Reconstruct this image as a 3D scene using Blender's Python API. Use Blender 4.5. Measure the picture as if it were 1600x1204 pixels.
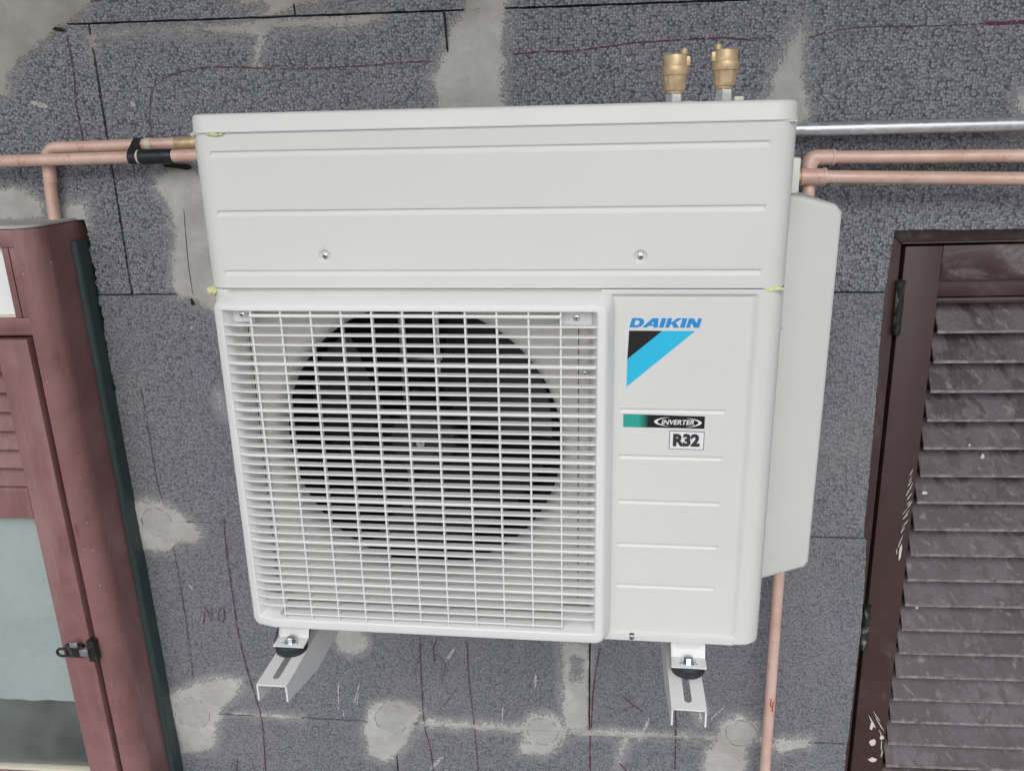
import bpy, bmesh, math, random
import numpy as np
from mathutils import Vector, Matrix
random.seed(7); rng = np.random.default_rng(7)
for o in list(bpy.data.objects): bpy.data.objects.remove(o)
S = bpy.context.scene; COL = S.collection
# ------------------------------------------------------------------ camera
cam_d = bpy.data.cameras.new('camera'); cam = bpy.data.objects.new('camera', cam_d); COL.objects.link(cam)
cam.matrix_world = Matrix(((0.99529575,-0.00775536,0.09657237,0.13967509),
                           (0.09450199,0.29735558,-0.95007843,-1.55568889),
                           (-0.02134813,0.95473531,0.29668965,0.71439776),(0,0,0,1)))
cam_d.sensor_width = 36; cam_d.lens = 1291.95/1600*36; cam_d.clip_start = .02; cam_d.clip_end = 500
S.camera = cam
# ------------------------------------------------------------------ sky, sun, exposure
SUN_EL, SUN_AZ = math.radians(40), math.radians(178)
W = bpy.data.worlds.new('World'); S.world = W; W.use_nodes = True
nt = W.node_tree; nt.nodes.clear()
sky = nt.nodes.new('ShaderNodeTexSky'); sky.sky_type = 'NISHITA'; sky.sun_disc = False
sky.sun_elevation = SUN_EL; sky.sun_rotation = SUN_AZ; sky.dust_density = 2; sky.air_density = 1.0; sky.ozone_density = 3
hs = nt.nodes.new('ShaderNodeHueSaturation'); hs.inputs['Saturation'].default_value = .42   # white cloud cover
bg = nt.nodes.new('ShaderNodeBackground'); bg.inputs['Strength'].default_value = .13
wo = nt.nodes.new('ShaderNodeOutputWorld')
nt.links.new(sky.outputs[0], hs.inputs['Color']); nt.links.new(hs.outputs[0], bg.inputs[0]); nt.links.new(bg.outputs[0], wo.inputs[0])
sd = bpy.data.lights.new('sun', 'SUN'); sd.energy = 1.0; sd.angle = math.radians(50); sd.color = (1, .988, .965)
sun = bpy.data.objects.new('sun', sd); COL.objects.link(sun)
sdir = Vector((math.sin(SUN_AZ)*math.cos(SUN_EL), math.cos(SUN_AZ)*math.cos(SUN_EL), math.sin(SUN_EL)))
sun.rotation_euler = sdir.to_track_quat('Z', 'Y').to_euler(); sun.location = (0, -4, 6)
vs = S.view_settings; vs.view_transform = 'Standard'; vs.look = 'None'; vs.gamma = 1; vs.exposure = 0.17
S.render.resolution_x = 1024; S.render.resolution_y = 770
S.cycles.max_bounces = 6; S.cycles.diffuse_bounces = 3; S.cycles.glossy_bounces = 3; S.cycles.transparent_max_bounces = 6
# ------------------------------------------------------------------ helpers
def link(o, parent=None):
    COL.objects.link(o)
    if parent: o.parent = parent
    return o
def tag(o, label=None, cat=None, group=None, kind=None):
    if label: o['label'] = label
    if cat: o['category'] = cat
    if group: o['group'] = group
    if kind: o['kind'] = kind
    return o
def empty(name, loc=(0,0,0), rot=(0,0,0), label=None, cat=None, group=None):
    o = bpy.data.objects.new(name, None); o.empty_display_size = .05; link(o)
    o.location = loc; o.rotation_euler = rot
    return tag(o, label, cat, group)
def mesh(name, v, f, mat, parent=None, smooth=None):
    me = bpy.data.meshes.new(name); me.from_pydata([tuple(map(float, p)) for p in v], [], f); me.update()
    if mat: me.materials.append(mat)
    if smooth is not None:
        me.shade_smooth(); me.set_sharp_from_angle(angle=math.radians(smooth))
    return link(bpy.data.objects.new(name, me), parent)
def bm_obj(name, bm, mat, parent=None, smooth=None):
    bmesh.ops.recalc_face_normals(bm, faces=bm.faces)
    me = bpy.data.meshes.new(name); bm.to_mesh(me); bm.free()
    me.materials.append(mat)
    if smooth is not None:
        me.shade_smooth(); me.set_sharp_from_angle(angle=math.radians(smooth))
    return link(bpy.data.objects.new(name, me), parent)
def box(name, x0, x1, y0, y1, z0, z1, mat, parent=None, bev=.0015, seg=2, warp=None):
    bm = bmesh.new()
    r = bmesh.ops.create_cube(bm, size=1)
    for v in bm.verts:
        v.co = Vector((x0 if v.co.x < 0 else x1, y0 if v.co.y < 0 else y1, z0 if v.co.z < 0 else z1))
    if bev: bmesh.ops.bevel(bm, geom=list(bm.edges), offset=bev, segments=seg, affect='EDGES', profile=.5, clamp_overlap=True)
    if warp:
        for v in bm.verts: v.co = Vector(warp(v.co))
    return bm_obj(name, bm, mat, parent, 40)
def prism(name, poly, axis, a, b, mat, parent=None, bev=0, seg=3, smooth=35):
    """polygon in the two other axes extruded from a to b along axis"""
    def P(p, t):
        return {'x': (t, p[0], p[1]), 'y': (p[0], t, p[1]), 'z': (p[0], p[1], t)}[axis]
    bm = bmesh.new(); n = len(poly)
    A = [bm.verts.new(P(p, a)) for p in poly]; B = [bm.verts.new(P(p, b)) for p in poly]
    bm.faces.new(A); bm.faces.new(B[::-1])
    for i in range(n): bm.faces.new((A[i], B[i], B[(i+1) % n], A[(i+1) % n]))
    bmesh.ops.recalc_face_normals(bm, faces=bm.faces)
    if bev:
        es = [e for e in bm.edges if abs(Vector(e.verts[0].co-e.verts[1].co)['xyz'.index(axis)]) < 1e-6]
        bmesh.ops.bevel(bm, geom=es, offset=bev, segments=seg, affect='EDGES', profile=.5, clamp_overlap=True)
    return bm_obj(name, bm, mat, parent, smooth)
def lathe(name, prof, mat, parent=None, loc=(0,0,0), axis='z', seg=32, smooth=35, facets=None):
    """prof: (r, h) list"""
    v, f = [], []
    for r, h in prof:
        for k in range(seg):
            a = 2*math.pi*k/seg; c, s = r*math.cos(a), r*math.sin(a)
            p = {'z': (c, s, h), 'y': (c, h, s), 'x': (h, c, s)}[axis]
            v.append((p[0]+loc[0], p[1]+loc[1], p[2]+loc[2]))
    for i in range(len(prof)-1):
        for k in range(seg):
            f.append((i*seg+k, i*seg+(k+1) % seg, (i+1)*seg+(k+1) % seg, (i+1)*seg+k))
    if prof[0][0] > 1e-6: f.append(tuple(range(seg))[::-1])
    if prof[-1][0] > 1e-6: f.append(tuple((len(prof)-1)*seg+k for k in range(seg)))
    bm = bmesh.new(); me = bpy.data.meshes.new('t'); me.from_pydata(v, [], f); bm.from_mesh(me); bpy.data.meshes.remove(me)
    bmesh.ops.remove_doubles(bm, verts=bm.verts, dist=1e-6)
    return bm_obj(name, bm, mat, parent, smooth)
def fillet(pts, R, n=8):
    pts = [Vector(p) for p in pts]; out = [pts[0]]
    for i in range(1, len(pts)-1):
        a, b, c = pts[i-1], pts[i], pts[i+1]
        d1, d2 = (a-b).normalized(), (c-b).normalized(); ang = d1.angle(d2)
        t = min(R/math.tan(ang/2), (a-b).length*.48, (c-b).length*.48)
        p0, p2 = b+d1*t, b+d2*t
        for k in range(n+1):
            s = k/n; out.append(p0*(1-s)**2+b*2*s*(1-s)+p2*s*s)
    out.append(pts[-1]); return out
def tube(name, pts, r, mat, parent=None, seg=20, R=0, cap=True):
    pts = fillet(pts, R) if R else [Vector(p) for p in pts]
    rr = r if isinstance(r, (list, tuple)) else [r]*len(pts)
    v, f = [], []; N = None
    for i, p in enumerate(pts):
        t = (pts[min(i+1, len(pts)-1)]-pts[max(i-1, 0)]).normalized()
        if N is None:
            N = t.cross(Vector((0, 0, 1)))
            if N.length < .1: N = t.cross(Vector((0, 1, 0)))
        N = (N-t*N.dot(t)).normalized(); B = t.cross(N)
        for k in range(seg):
            a = 2*math.pi*k/seg; v.append(p+(N*math.cos(a)+B*math.sin(a))*rr[i])
    for i in range(len(pts)-1):
        for k in range(seg):
            f.append((i*seg+k, i*seg+(k+1) % seg, (i+1)*seg+(k+1) % seg, (i+1)*seg+k))
    if cap:
        f.append(tuple(range(seg))[::-1]); f.append(tuple((len(pts)-1)*seg+k for k in range(seg)))
    return mesh(name, v, f, mat, parent, 50)

# ------------------------------------------------------------------ materials
class NT:
    def __init__(s, name):
        s.m = bpy.data.materials.new(name); s.m.use_nodes = True; s.t = s.m.node_tree; s.t.nodes.clear()
        s.out = s.t.nodes.new('ShaderNodeOutputMaterial'); s.b = s.t.nodes.new('ShaderNodeBsdfPrincipled')
        s.t.links.new(s.b.outputs[0], s.out.inputs[0])
        s.tc = s.t.nodes.new('ShaderNodeTexCoord'); s.co = s.tc.outputs['Object']
    def n(s, typ, **kw):
        x = s.t.nodes.new('ShaderNode'+typ)
        for k, v in kw.items(): setattr(x, k, v)
        return x
    def set(s, sock, val):
        if isinstance(val, bpy.types.NodeSocket): s.t.links.new(val, sock)
        elif isinstance(val, tuple) and len(val) == 3 and sock.type == 'RGBA': sock.default_value = (*val, 1)
        else: sock.default_value = val
        return s
    def math(s, op, a, b=0., c=0.):
        x = s.n('Math', operation=op); s.set(x.inputs[0], a); s.set(x.inputs[1], b); s.set(x.inputs[2], c); return x.outputs[0]
    def mapping(s, scale=(1,1,1), rot=(0,0,0), co=None):
        x = s.n('Mapping'); s.set(x.inputs[0], co or s.co); x.inputs['Scale'].default_value = scale; x.inputs['Rotation'].default_value = rot; return x.outputs[0]
    def slant(s, scale, rot):                                     # turn first, then stretch
        x = s.n('Mapping', vector_type='TEXTURE'); s.set(x.inputs[0], s.co); x.inputs['Scale'].default_value = tuple(1/q for q in scale); x.inputs['Rotation'].default_value = rot; return x.outputs[0]
    def noise(s, scale, detail=4, rough=.55, co=None, dist=0.):
        x = s.n('TexNoise'); s.set(x.inputs['Vector'], co or s.co); x.inputs['Scale'].default_value = scale
        x.inputs['Detail'].default_value = detail; x.inputs['Roughness'].default_value = rough; x.inputs['Distortion'].default_value = dist; return x.outputs[0]
    def ramp(s, val, a, b, lo=0., hi=1., smooth=True):
        x = s.n('MapRange', interpolation_type='SMOOTHSTEP' if smooth else 'LINEAR'); s.set(x.inputs[0], val)
        for i, q in ((1, a), (2, b), (3, lo), (4, hi)): s.set(x.inputs[i], q)
        return x.outputs[0]
    def mix(s, fac, a, b, blend='MIX'):
        x = s.n('Mix', data_type='RGBA', blend_type=blend); s.set(x.inputs[0], fac); s.set(x.inputs[6], a); s.set(x.inputs[7], b); return x.outputs[2]
    def mixf(s, fac, a, b):
        x = s.n('Mix'); s.set(x.inputs[0], fac); s.set(x.inputs[2], a); s.set(x.inputs[3], b); return x.outputs[0]
    def attr(s, name):
        x = s.n('Attribute', attribute_name=name); return x.outputs['Fac']
    def bump(s, h, strength=.5, dist=.001):
        x = s.n('Bump'); s.set(x.inputs['Height'], h); x.inputs['Strength'].default_value = strength; x.inputs['Distance'].default_value = dist
        s.t.links.new(x.outputs[0], s.b.inputs['Normal'])
    def p(s, **kw):
        for k, v in kw.items(): s.set(s.b.inputs[k.replace('_', ' ')], v)
        return s
def simple(name, col, rough=.5, metal=0., var=.0, vscale=20, bump=0., bscale=300, **kw):
    q = NT(name)
    c = col
    if var: c = q.mix(q.ramp(q.noise(vscale, 5), .3, .7), tuple(x*(1-var) for x in col), tuple(min(1, x*(1+var)) for x in col))
    q.p(Base_Color=c, Roughness=rough, Metallic=metal, **kw)
    if bump: q.bump(q.noise(bscale, 2), bump, .0005)
    return q.m

def mortar_cols(q):
    a = q.ramp(q.noise(9, 4, .6), .3, .7); b = q.ramp(q.noise(60, 2), .25, .75)
    c = q.mix(a, (.40, .39, .36), (.56, .555, .53)); c = q.mix(q.math('MULTIPLY', b, .35), c, (.37, .365, .345))
    # the older warm smear at the upper window side
    sx = q.n('SeparateXYZ'); q.set(sx.inputs[0], q.co)
    old = q.math('MULTIPLY', q.ramp(sx.outputs[0], -.45, -.75), q.ramp(sx.outputs[2], .68, .80))
    old = q.math('MAXIMUM', old, q.math('MULTIPLY', q.ramp(sx.outputs[2], .86, .92), q.ramp(sx.outputs[0], .1, -.2)))
    return q.mix(q.math('MULTIPLY', old, .75), c, q.mix(a, (.28, .25, .22), (.41, .38, .34)))
def make_eps():
    q = NT('graphite foam board')
    sp = q.n('SeparateXYZ'); q.set(sp.inputs[0], q.co); cb = q.n('CombineXYZ'); q.set(cb.inputs[0], sp.outputs[0]); q.set(cb.inputs[1], sp.outputs[2]); xz = cb.outputs[0]
    v = q.n('TexVoronoi', voronoi_dimensions='2D'); v.inputs['Scale'].default_value = 196; v.inputs['Randomness'].default_value = .85; q.set(v.inputs['Vector'], xz)
    d = v.outputs['Distance']; hue = q.n('SeparateColor'); q.set(hue.inputs[0], v.outputs['Color'])
    v2 = q.n('TexVoronoi', voronoi_dimensions='2D'); v2.inputs['Scale'].default_value = 380; q.set(v2.inputs['Vector'], q.mapping((.7, 1.25, 1), co=xz))
    rasp = q.attr('rasp'); m0 = q.attr('mortar')
    big = q.noise(4.5, 4, .6); mid = q.noise(70, 2, .5)
    bead = q.mix(hue.outputs[0], (0.177, 0.184, 0.209), (0.412, 0.418, 0.455))
    bead = q.mix(q.ramp(d, .08, .46, 0, .55), bead, (0.134, 0.140, 0.163))   # round shoulder of the bead, its shading painted into the colour
    crev = q.math('MULTIPLY', q.ramp(d, .44, .66), q.ramp(mid, .36, .60, .22, .82))  # shade between the beads, painted into the colour
    bead = q.mix(crev, bead, (0.028, 0.030, 0.036))
    pit = q.math('MULTIPLY', q.ramp(hue.outputs[1], .93, .955), q.ramp(d, .55, .38))   # beads torn out
    bead = q.mix(q.math('MULTIPLY', pit, .8), bead, (0.037, 0.038, 0.044))
    fine = q.ramp(v2.outputs['Distance'], .15, .75)
    ra = q.mix(fine, (.202, .207, .227), (.048, .049, .059))
    ra = q.mix(.42, ra, bead)
    streak = q.noise(1, 3, .65, q.mapping((25, 25, 420)))
    ra = q.mix(q.ramp(streak, .42, .75, 0, .42), ra, (0.321, 0.321, 0.335))
    base = q.mix(rasp, bead, ra)
    base = q.mix(q.ramp(big, .35, .75, 0, .22), base, (0.150, 0.155, 0.175))
    base = q.mix(q.ramp(q.noise(2.7, 5, .65), .5, .8, 0, .22), base, (0.428, 0.408, 0.384))
    # mortar smear: breaks up along its rim, lies in the crevices first
    n1 = q.noise(38, 4, .65); n2 = q.noise(230, 2, .6)
    e = q.math('MULTIPLY_ADD', q.math('SUBTRACT', n1, .5), .042, m0)
    e = q.math('MULTIPLY_ADD', q.math('SUBTRACT', n2, .5), .024, e)
    e = q.math('MULTIPLY_ADD', q.math('SUBTRACT', d, .42), .018, e)
    msk = q.ramp(e, -.0015, .0035)
    thin = q.ramp(e, -.020, .002, 0, .40)                       # grey veil around the patch
    mc = mortar_cols(q)
    ring = q.math('ADD', q.attr('ring'), q.math('MULTIPLY', q.math('SUBTRACT', n1, .5), .012))
    rl = q.math('MULTIPLY', q.ramp(q.math('ABSOLUTE', ring), .0013, .0003), q.ramp(mid, .46, .60))
    mc = q.mix(q.math('MULTIPLY', rl, .6), mc, (.13, .125, .115))
    mc = q.mix(q.math('MULTIPLY', q.ramp(ring, .0, .004), .35), mc, (.36, .355, .335))
    col = q.mix(thin, base, mc); col = q.mix(msk, col, mc)
    q.p(Base_Color=col, Roughness=q.mixf(msk, .6, .9))
    hb = q.math('SUBTRACT', 1.0, q.math('MULTIPLY', d, 1.2)); hb = q.mixf(q.math('MULTIPLY', rasp, .65), hb, streak)
    hm = q.math('MULTIPLY_ADD', n2, .5, q.math('MULTIPLY', n1, 2.6)); hm = q.math('SUBTRACT', hm, q.math('MULTIPLY', rl, .8))
    q.bump(q.mixf(msk, hb, hm), .9, .0020)
    return q.m
def make_plain_mortar():
    q = NT('mortar'); q.p(Base_Color=mortar_cols(q), Roughness=.92); q.bump(q.noise(120, 5), .6, .002); return q.m
def make_ink(name, col, cover):
    q = NT(name); tr = q.n('BsdfTransparent'); mx = q.n('MixShader')
    q.p(Base_Color=col, Roughness=.7)
    v = q.n('TexVoronoi'); v.inputs['Scale'].default_value = 195; q.set(v.inputs['Vector'], q.co)
    k = q.math('MULTIPLY_ADD', q.math('SUBTRACT', q.noise(110, 3), .5), 1.1, q.math('SUBTRACT', .62, v.outputs['Distance']))
    q.set(mx.inputs[0], q.ramp(k, .25-cover-.12, .25+.12-cover, 0, .9)); q.t.links.new(tr.outputs[0], mx.inputs[1]); q.t.links.new(q.b.outputs[0], mx.inputs[2])
    q.t.links.new(mx.outputs[0], q.out.inputs[0]); return q.m
def make_white(name, col, rough=.42):
    q = NT(name); f = q.ramp(q.noise(4, 4), .3, .7)
    c = q.mix(f, tuple(x*.965 for x in col), col)
    spk = q.ramp(q.noise(55, 5, .7), .70, .78)
    c = q.mix(q.math('MULTIPLY', spk, .10), c, (.42, .40, .36))
    q.p(Base_Color=c, Roughness=q.ramp(q.noise(12, 4), .2, .8, rough-.06, rough+.08)); q.bump(q.noise(900, 2), .06, .0003); return q.m
def make_brown(name, col, dust, dcol, dmap=(1,1,1), rot=(0,0,0), drange=(.48, .72), rough=.42, dscale=9):
    q = NT(name); a = q.noise(7, 5, .6)
    c = q.mix(q.ramp(a, .3, .7), tuple(x*.9 for x in col), tuple(x*1.1 for x in col))
    co = q.mapping(dmap, rot)
    dn = q.ramp(q.noise(dscale, 7, .66, co, .6), *drange); fn = q.ramp(q.noise(90, 4, .7), .35, .75)
    fac = q.math('MULTIPLY', q.math('MULTIPLY', dn, q.math('MULTIPLY_ADD', fn, .6, .4)), dust)
    c = q.mix(fac, c, dcol)
    spk = q.ramp(q.noise(170, 3, .6), .735, .76); c = q.mix(q.math('MULTIPLY', spk, min(1, dust)), c, (.5, .47, .45))
    q.p(Base_Color=c, Roughness=q.mixf(fac, rough, .85)); q.bump(q.noise(240, 3), .05, .0004); return q.m
def make_oldpaint():
    q = NT('weathered rosy brown paint')
    c = q.mix(q.ramp(q.noise(9, 4, .6), .3, .7), (.215, .100, .096), (.285, .142, .138))
    ch = q.ramp(q.noise(1, 4, .65, q.mapping((22, 22, 2.2))), .50, .72, 0, .55)      # chalked runs down the boards
    c = q.mix(ch, c, (.36, .215, .215))
    dk = q.ramp(q.noise(1, 5, .7, q.mapping((34, 34, 9))), .60, .74, 0, .65)         # rubbed dark stains
    c = q.mix(dk, c, (.115, .048, .042))
    n = q.noise(210, 3, .65); c = q.mix(q.ramp(n, .70, .73, 0, .8), c, (.52, .45, .43)); c = q.mix(q.ramp(n, .30, .27, 0, .7), c, (.07, .03, .028))
    q.p(Base_Color=c, Roughness=q.ramp(q.noise(16, 4), .3, .7, .26, .46)); q.bump(q.noise(90, 4, .6), .10, .0006); return q.m
def make_slat():
    q = NT('dusty brown slat paint')
    co = q.slant((34, 34, 7.0), (0, math.radians(-20), 0))
    a = q.noise(1, 4, .6, co, .35); b = q.noise(6, 3, .6); c = q.noise(150, 2, .7)
    run = q.ramp(a, .47, .57)                                    # streaks wiped clean through the dust film
    film = q.mix(q.ramp(b, .3, .7), (.090, .071, .080), (.146, .124, .136))
    film = q.mix(q.ramp(c, .45, .8, 0, .35), film, (.26, .24, .24))
    col = q.mix(q.math('MULTIPLY', run, .8), film, (.045, .026, .030))
    pale = q.ramp(q.noise(1, 4, .7, q.slant((60, 60, 9), (0, math.radians(-30), 0))), .56, .70)
    col = q.mix(q.math('MULTIPLY', pale, .45), col, (.34, .31, .31))
    q.p(Base_Color=col, Roughness=q.mixf(run, .7, .42)); return q.m
def make_copper():
    q = NT('dull copper'); a = q.ramp(q.noise(14, 6, .65), .3, .72)
    c = q.mix(a, (.72, .46, .365), (.83, .605, .51)); sm = q.ramp(q.noise(38, 5, .7), .55, .75)
    c = q.mix(q.math('MULTIPLY', sm, .75), c, (.46, .27, .19)); dr = q.ramp(q.noise(75, 5, .7), .64, .72)
    c = q.mix(q.math('MULTIPLY', dr, .45), c, (.70, .64, .58))
    q.p(Base_Color=c, Metallic=.2, Roughness=q.ramp(q.noise(30, 4), .3, .7, .38, .6)); q.bump(q.noise(60, 4), .12, .001); return q.m
def make_galv():
    q = NT('galvanised steel'); v = q.n('TexVoronoi'); v.inputs['Scale'].default_value = 90; q.set(v.inputs['Vector'], q.co)
    h = q.n('SeparateColor'); q.set(h.inputs[0], v.outputs['Color']); c = q.mix(h.outputs[0], (.58, .61, .65), (.74, .77, .80))
    dk = q.ramp(q.noise(120, 4, .7), .66, .72); c = q.mix(q.math('MULTIPLY', dk, .6), c, (.12, .12, .13))
    q.p(Base_Color=c, Metallic=.75, Roughness=q.mixf(h.outputs[0], .30, .48)); return q.m
def make_glass():
    q = NT('window glass'); tr = q.n('BsdfTransparent'); gl = q.n('BsdfGlossy'); mx = q.n('MixShader'); lw = q.n('LayerWeight')
    lw.inputs[0].default_value = .5; gl.inputs['Roughness'].default_value = .05; tr.inputs[0].default_value = (.93, .965, .955, 1)
    df = q.n('BsdfDiffuse'); df.inputs[0].default_value = (.5, .54, .53, 1); m2 = q.n('MixShader')
    q.set(m2.inputs[0], q.math('MULTIPLY_ADD', q.ramp(q.noise(160, 4, .7), .62, .74), .30, q.ramp(q.noise(5, 4, .6), .3, .8, .05, .20)))
    fac = q.math('MULTIPLY_ADD', q.math('POWER', lw.outputs['Facing'], 4.), .85, .07)
    q.set(mx.inputs[0], fac); q.t.links.new(tr.outputs[0], mx.inputs[1]); q.t.links.new(gl.outputs[0], mx.inputs[2])
    q.t.links.new(mx.outputs[0], m2.inputs[1]); q.t.links.new(df.outputs[0], m2.inputs[2]); q.t.links.new(m2.outputs[0], q.out.inputs[0]); return q.m
M = dict(
    eps=make_eps(), mortar=make_plain_mortar(),
    pen=make_ink('red marker ink', (.125, .024, .050), .36), chalk=make_ink('pale scratch', (.52, .51, .50), .30), redink=simple('red ink', (.55, .04, .05), .6),
    white=make_white('cream white enamel', (.71, .705, .685)), grille=make_white('cream white plastic', (.79, .785, .77), .38),
    inner=make_white('white sheet metal', (.70, .68, .64), .5), cover=make_white('pale grey plastic', (.64, .645, .625), .45),
    steelw=make_white('white powder coat', (.80, .80, .785), .4),
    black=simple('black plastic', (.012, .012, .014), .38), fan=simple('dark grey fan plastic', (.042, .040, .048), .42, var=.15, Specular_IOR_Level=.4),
    void=simple('black coil fins', (.008, .008, .010), .7), rubber=simple('black rubber', (.028, .030, .034), .5, var=.2, vscale=60),
    screw=simple('zinc screw', (.55, .56, .58), .28, .9), zinc=simple('zinc plated bolt', (.62, .65, .68), .22, 1.0, var=.12, vscale=90),
    brass=simple('brass', (.66, .49, .29), .40, .35, var=.22, vscale=45, bump=.12, bscale=120), chrome=simple('nickel plated nut', (.72, .73, .74), .25, .85, var=.1, vscale=80),
    copper=make_copper(), galv=make_galv(), tape=simple('black tape', (.016, .020, .024), .42, var=.4, vscale=40, bump=.3, bscale=90),
    foam=simple('yellow green foam', (.66, .70, .34), .85, var=.15, vscale=120, bump=.6, bscale=260), cream=simple('cream plastic', (.66, .62, .50), .5),
    brownL=make_oldpaint(),
    brownR=make_brown('dark brown paint', (.055, .027, .026), .5, (.20, .165, .165), (1, 1, .7), drange=(.50, .74), dscale=8),
    brownT=make_brown('dust swiped brown paint', (.055, .027, .026), .85, (.26, .23, .235), (.55, 1, 2.0), drange=(.44, .62), dscale=11),
    slat=make_slat(), lip=make_brown('worn slat edge', (.17, .145, .152), 1.0, (.42, .395, .405), (1, 1, 1), drange=(.32, .60), dscale=55),
    green=make_brown('dark green paint', (.034, .058, .056), .5, (.14, .18, .17), (1, 1, .25), drange=(.5, .8)),
    hinge=make_brown('worn black hinge', (.014, .015, .015), .8, (.42, .43, .38), (1, 1, .5), drange=(.50, .60), rough=.3, dscale=30),
    glass=make_glass(), blind=simple('white roller blind', (.86, .86, .86), .7), reflection=simple('pale curtain', (.60, .63, .62), .8, var=.1, vscale=3),
    blue=simple('blue print', (.012, .27, .66), .4), cyan=simple('cyan print', (.022, .50, .76), .4), ink=simple('black print', (.006, .006, .007), .4),
    teal=simple('teal print', (.02, .36, .29), .4), pale=simple('white print', (.8, .8, .8), .4), dkgrey=simple('charcoal print', (.03, .03, .032), .45),
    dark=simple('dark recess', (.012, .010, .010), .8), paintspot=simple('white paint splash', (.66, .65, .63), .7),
    floor=simple('terrace screed', (.36, .355, .34), .85, var=.15, vscale=2), conc=simple('rough concrete', (.30, .29, .275), .9, var=.2, vscale=4),
)
MORTAR = [
  [(-1.007,1.003),(-0.739,0.993),(-0.772,0.942),(-0.795,0.921),(-0.822,0.909),(-0.849,0.896),(-0.885,0.875),(-0.928,0.849),(-0.954,0.816),(-0.959,0.793),(-1.059,0.784)],
  [(-0.787,0.897),(-0.762,0.896),(-0.773,0.872),(-0.783,0.864),(-0.786,0.883)],
  [(-0.768,0.897),(-0.633,0.901),(-0.631,0.894),(-0.707,0.894),(-0.763,0.891)],
  [(-0.635,0.901),(-0.548,0.905),(-0.464,0.910),(-0.381,0.912),(-0.230,0.914),(-0.235,0.903),(-0.260,0.891),(-0.348,0.890),(-0.430,0.890),(-0.450,0.878),(-0.466,0.836),(-0.479,0.831),(-0.467,0.879),(-0.526,0.889),(-0.586,0.893),(-0.632,0.890)],
  [(-0.535,0.955),(-0.319,0.947),(-0.344,0.935),(-0.388,0.931),(-0.410,0.915),(-0.457,0.913),(-0.438,0.928),(-0.490,0.938)],
  [(-0.083,0.949),(-0.009,0.946),(-0.016,0.865),(-0.023,0.754),(-0.020,0.682),(-0.138,0.684),(-0.146,0.773),(-0.149,0.805),(-0.131,0.839),(-0.120,0.868),(-0.111,0.891),(-0.092,0.904)],
  [(0.449,0.810),(0.464,0.840),(0.475,0.865),(0.490,0.880),(0.496,0.839),(0.496,0.799),(0.504,0.757),(0.511,0.725),(0.507,0.704),(0.432,0.706),(0.427,0.748),(0.444,0.774),(0.446,0.792)],
  [(0.844,0.751),(0.901,0.762),(0.910,0.711),(0.857,0.717)],
  [(0.841,0.689),(0.912,0.695),(0.915,0.679),(0.862,0.682)],
  [(-0.698,0.642),(-0.667,0.657),(-0.619,0.656),(-0.568,0.610),(-0.578,0.387),(-0.609,0.371),(-0.631,0.387),(-0.655,0.402),(-0.687,0.410),(-0.694,0.426),(-0.691,0.451),(-0.675,0.527),(-0.678,0.588),(-0.695,0.612)],
  [(-1.125,0.618),(-0.976,0.624),(-0.945,0.610),(-0.934,0.594),(-0.930,0.560),(-1.140,0.556)],
  [(-0.906,0.560),(-0.898,0.588),(-0.882,0.597),(-0.849,0.594),(-0.839,0.575),(-0.848,0.541),(-0.870,0.553)],
  [(-0.857,-0.045),(-0.819,-0.035),(-0.779,-0.040),(-0.757,-0.061),(-0.738,-0.077),(-0.705,-0.114),(-0.715,-0.139),(-0.759,-0.143),(-0.786,-0.163),(-0.817,-0.165),(-0.851,-0.159),(-0.856,-0.099)],
  [(-0.849,-0.540),(-0.810,-0.520),(-0.776,-0.501),(-0.712,-0.484),(-0.662,-0.490),(-0.676,-0.531),(-0.719,-0.574),(-0.746,-0.652),(-0.764,-0.701),(-0.837,-0.706),(-0.845,-0.621)],
  [(-0.352,-0.535),(-0.299,-0.525),(-0.267,-0.531),(-0.238,-0.555),(-0.258,-0.588),(-0.274,-0.624),(-0.296,-0.671),(-0.333,-0.700),(-0.378,-0.685),(-0.385,-0.613),(-0.374,-0.568)],
  [(-0.015,-0.618),(0.088,-0.621),(0.036,-0.659),(0.016,-0.657),(-0.023,-0.659)],
  [(0.073,-0.358),(0.139,-0.355),(0.140,-0.397),(0.139,-0.583),(0.121,-0.584),(0.123,-0.398),(0.102,-0.391),(0.096,-0.585),(0.080,-0.586),(0.077,-0.417)],
  [(0.078,-0.450),(0.137,-0.447),(0.138,-0.583),(0.083,-0.586)],
  [(0.213,-0.592),(0.231,-0.595),(0.218,-0.639),(0.203,-0.684),(0.200,-0.681),(0.210,-0.634)],
  [(0.401,-0.611),(0.435,-0.583),(0.484,-0.588),(0.490,-0.622),(0.493,-0.737),(0.393,-0.744),(0.394,-0.655)],
  [(0.374,-0.527),(0.390,-0.517),(0.389,-0.548),(0.378,-0.548)],
  [(0.539,-0.585),(0.620,-0.572),(0.618,-0.597),(0.555,-0.624)],
  [(-0.628,0.210),(-0.618,0.199),(-0.618,0.157),(-0.627,0.171)],
]
CAPS = [(-0.243,-0.585,0.252,-0.588,0.010), (0.252,-0.588,0.532,-0.587,0.006), (0.037,-0.590,0.034,-0.590,0.049), (-0.804,-0.090,-0.803,-0.090,0.040), (-0.394,-0.369,-0.393,-0.370,0.040), (-0.314,-0.577,-0.313,-0.577,0.045), (0.469,-0.567,0.462,-0.578,0.043), (-0.686,-0.585,-0.531,-0.587,0.003)]
PLUGS = [(-0.804,-0.090,0.034), (-0.794,-0.586,0.043), (-0.394,-0.369,0.032), (-0.314,-0.577,0.038), (0.034,-0.590,0.035), (0.472,-0.569,0.033)]
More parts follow.
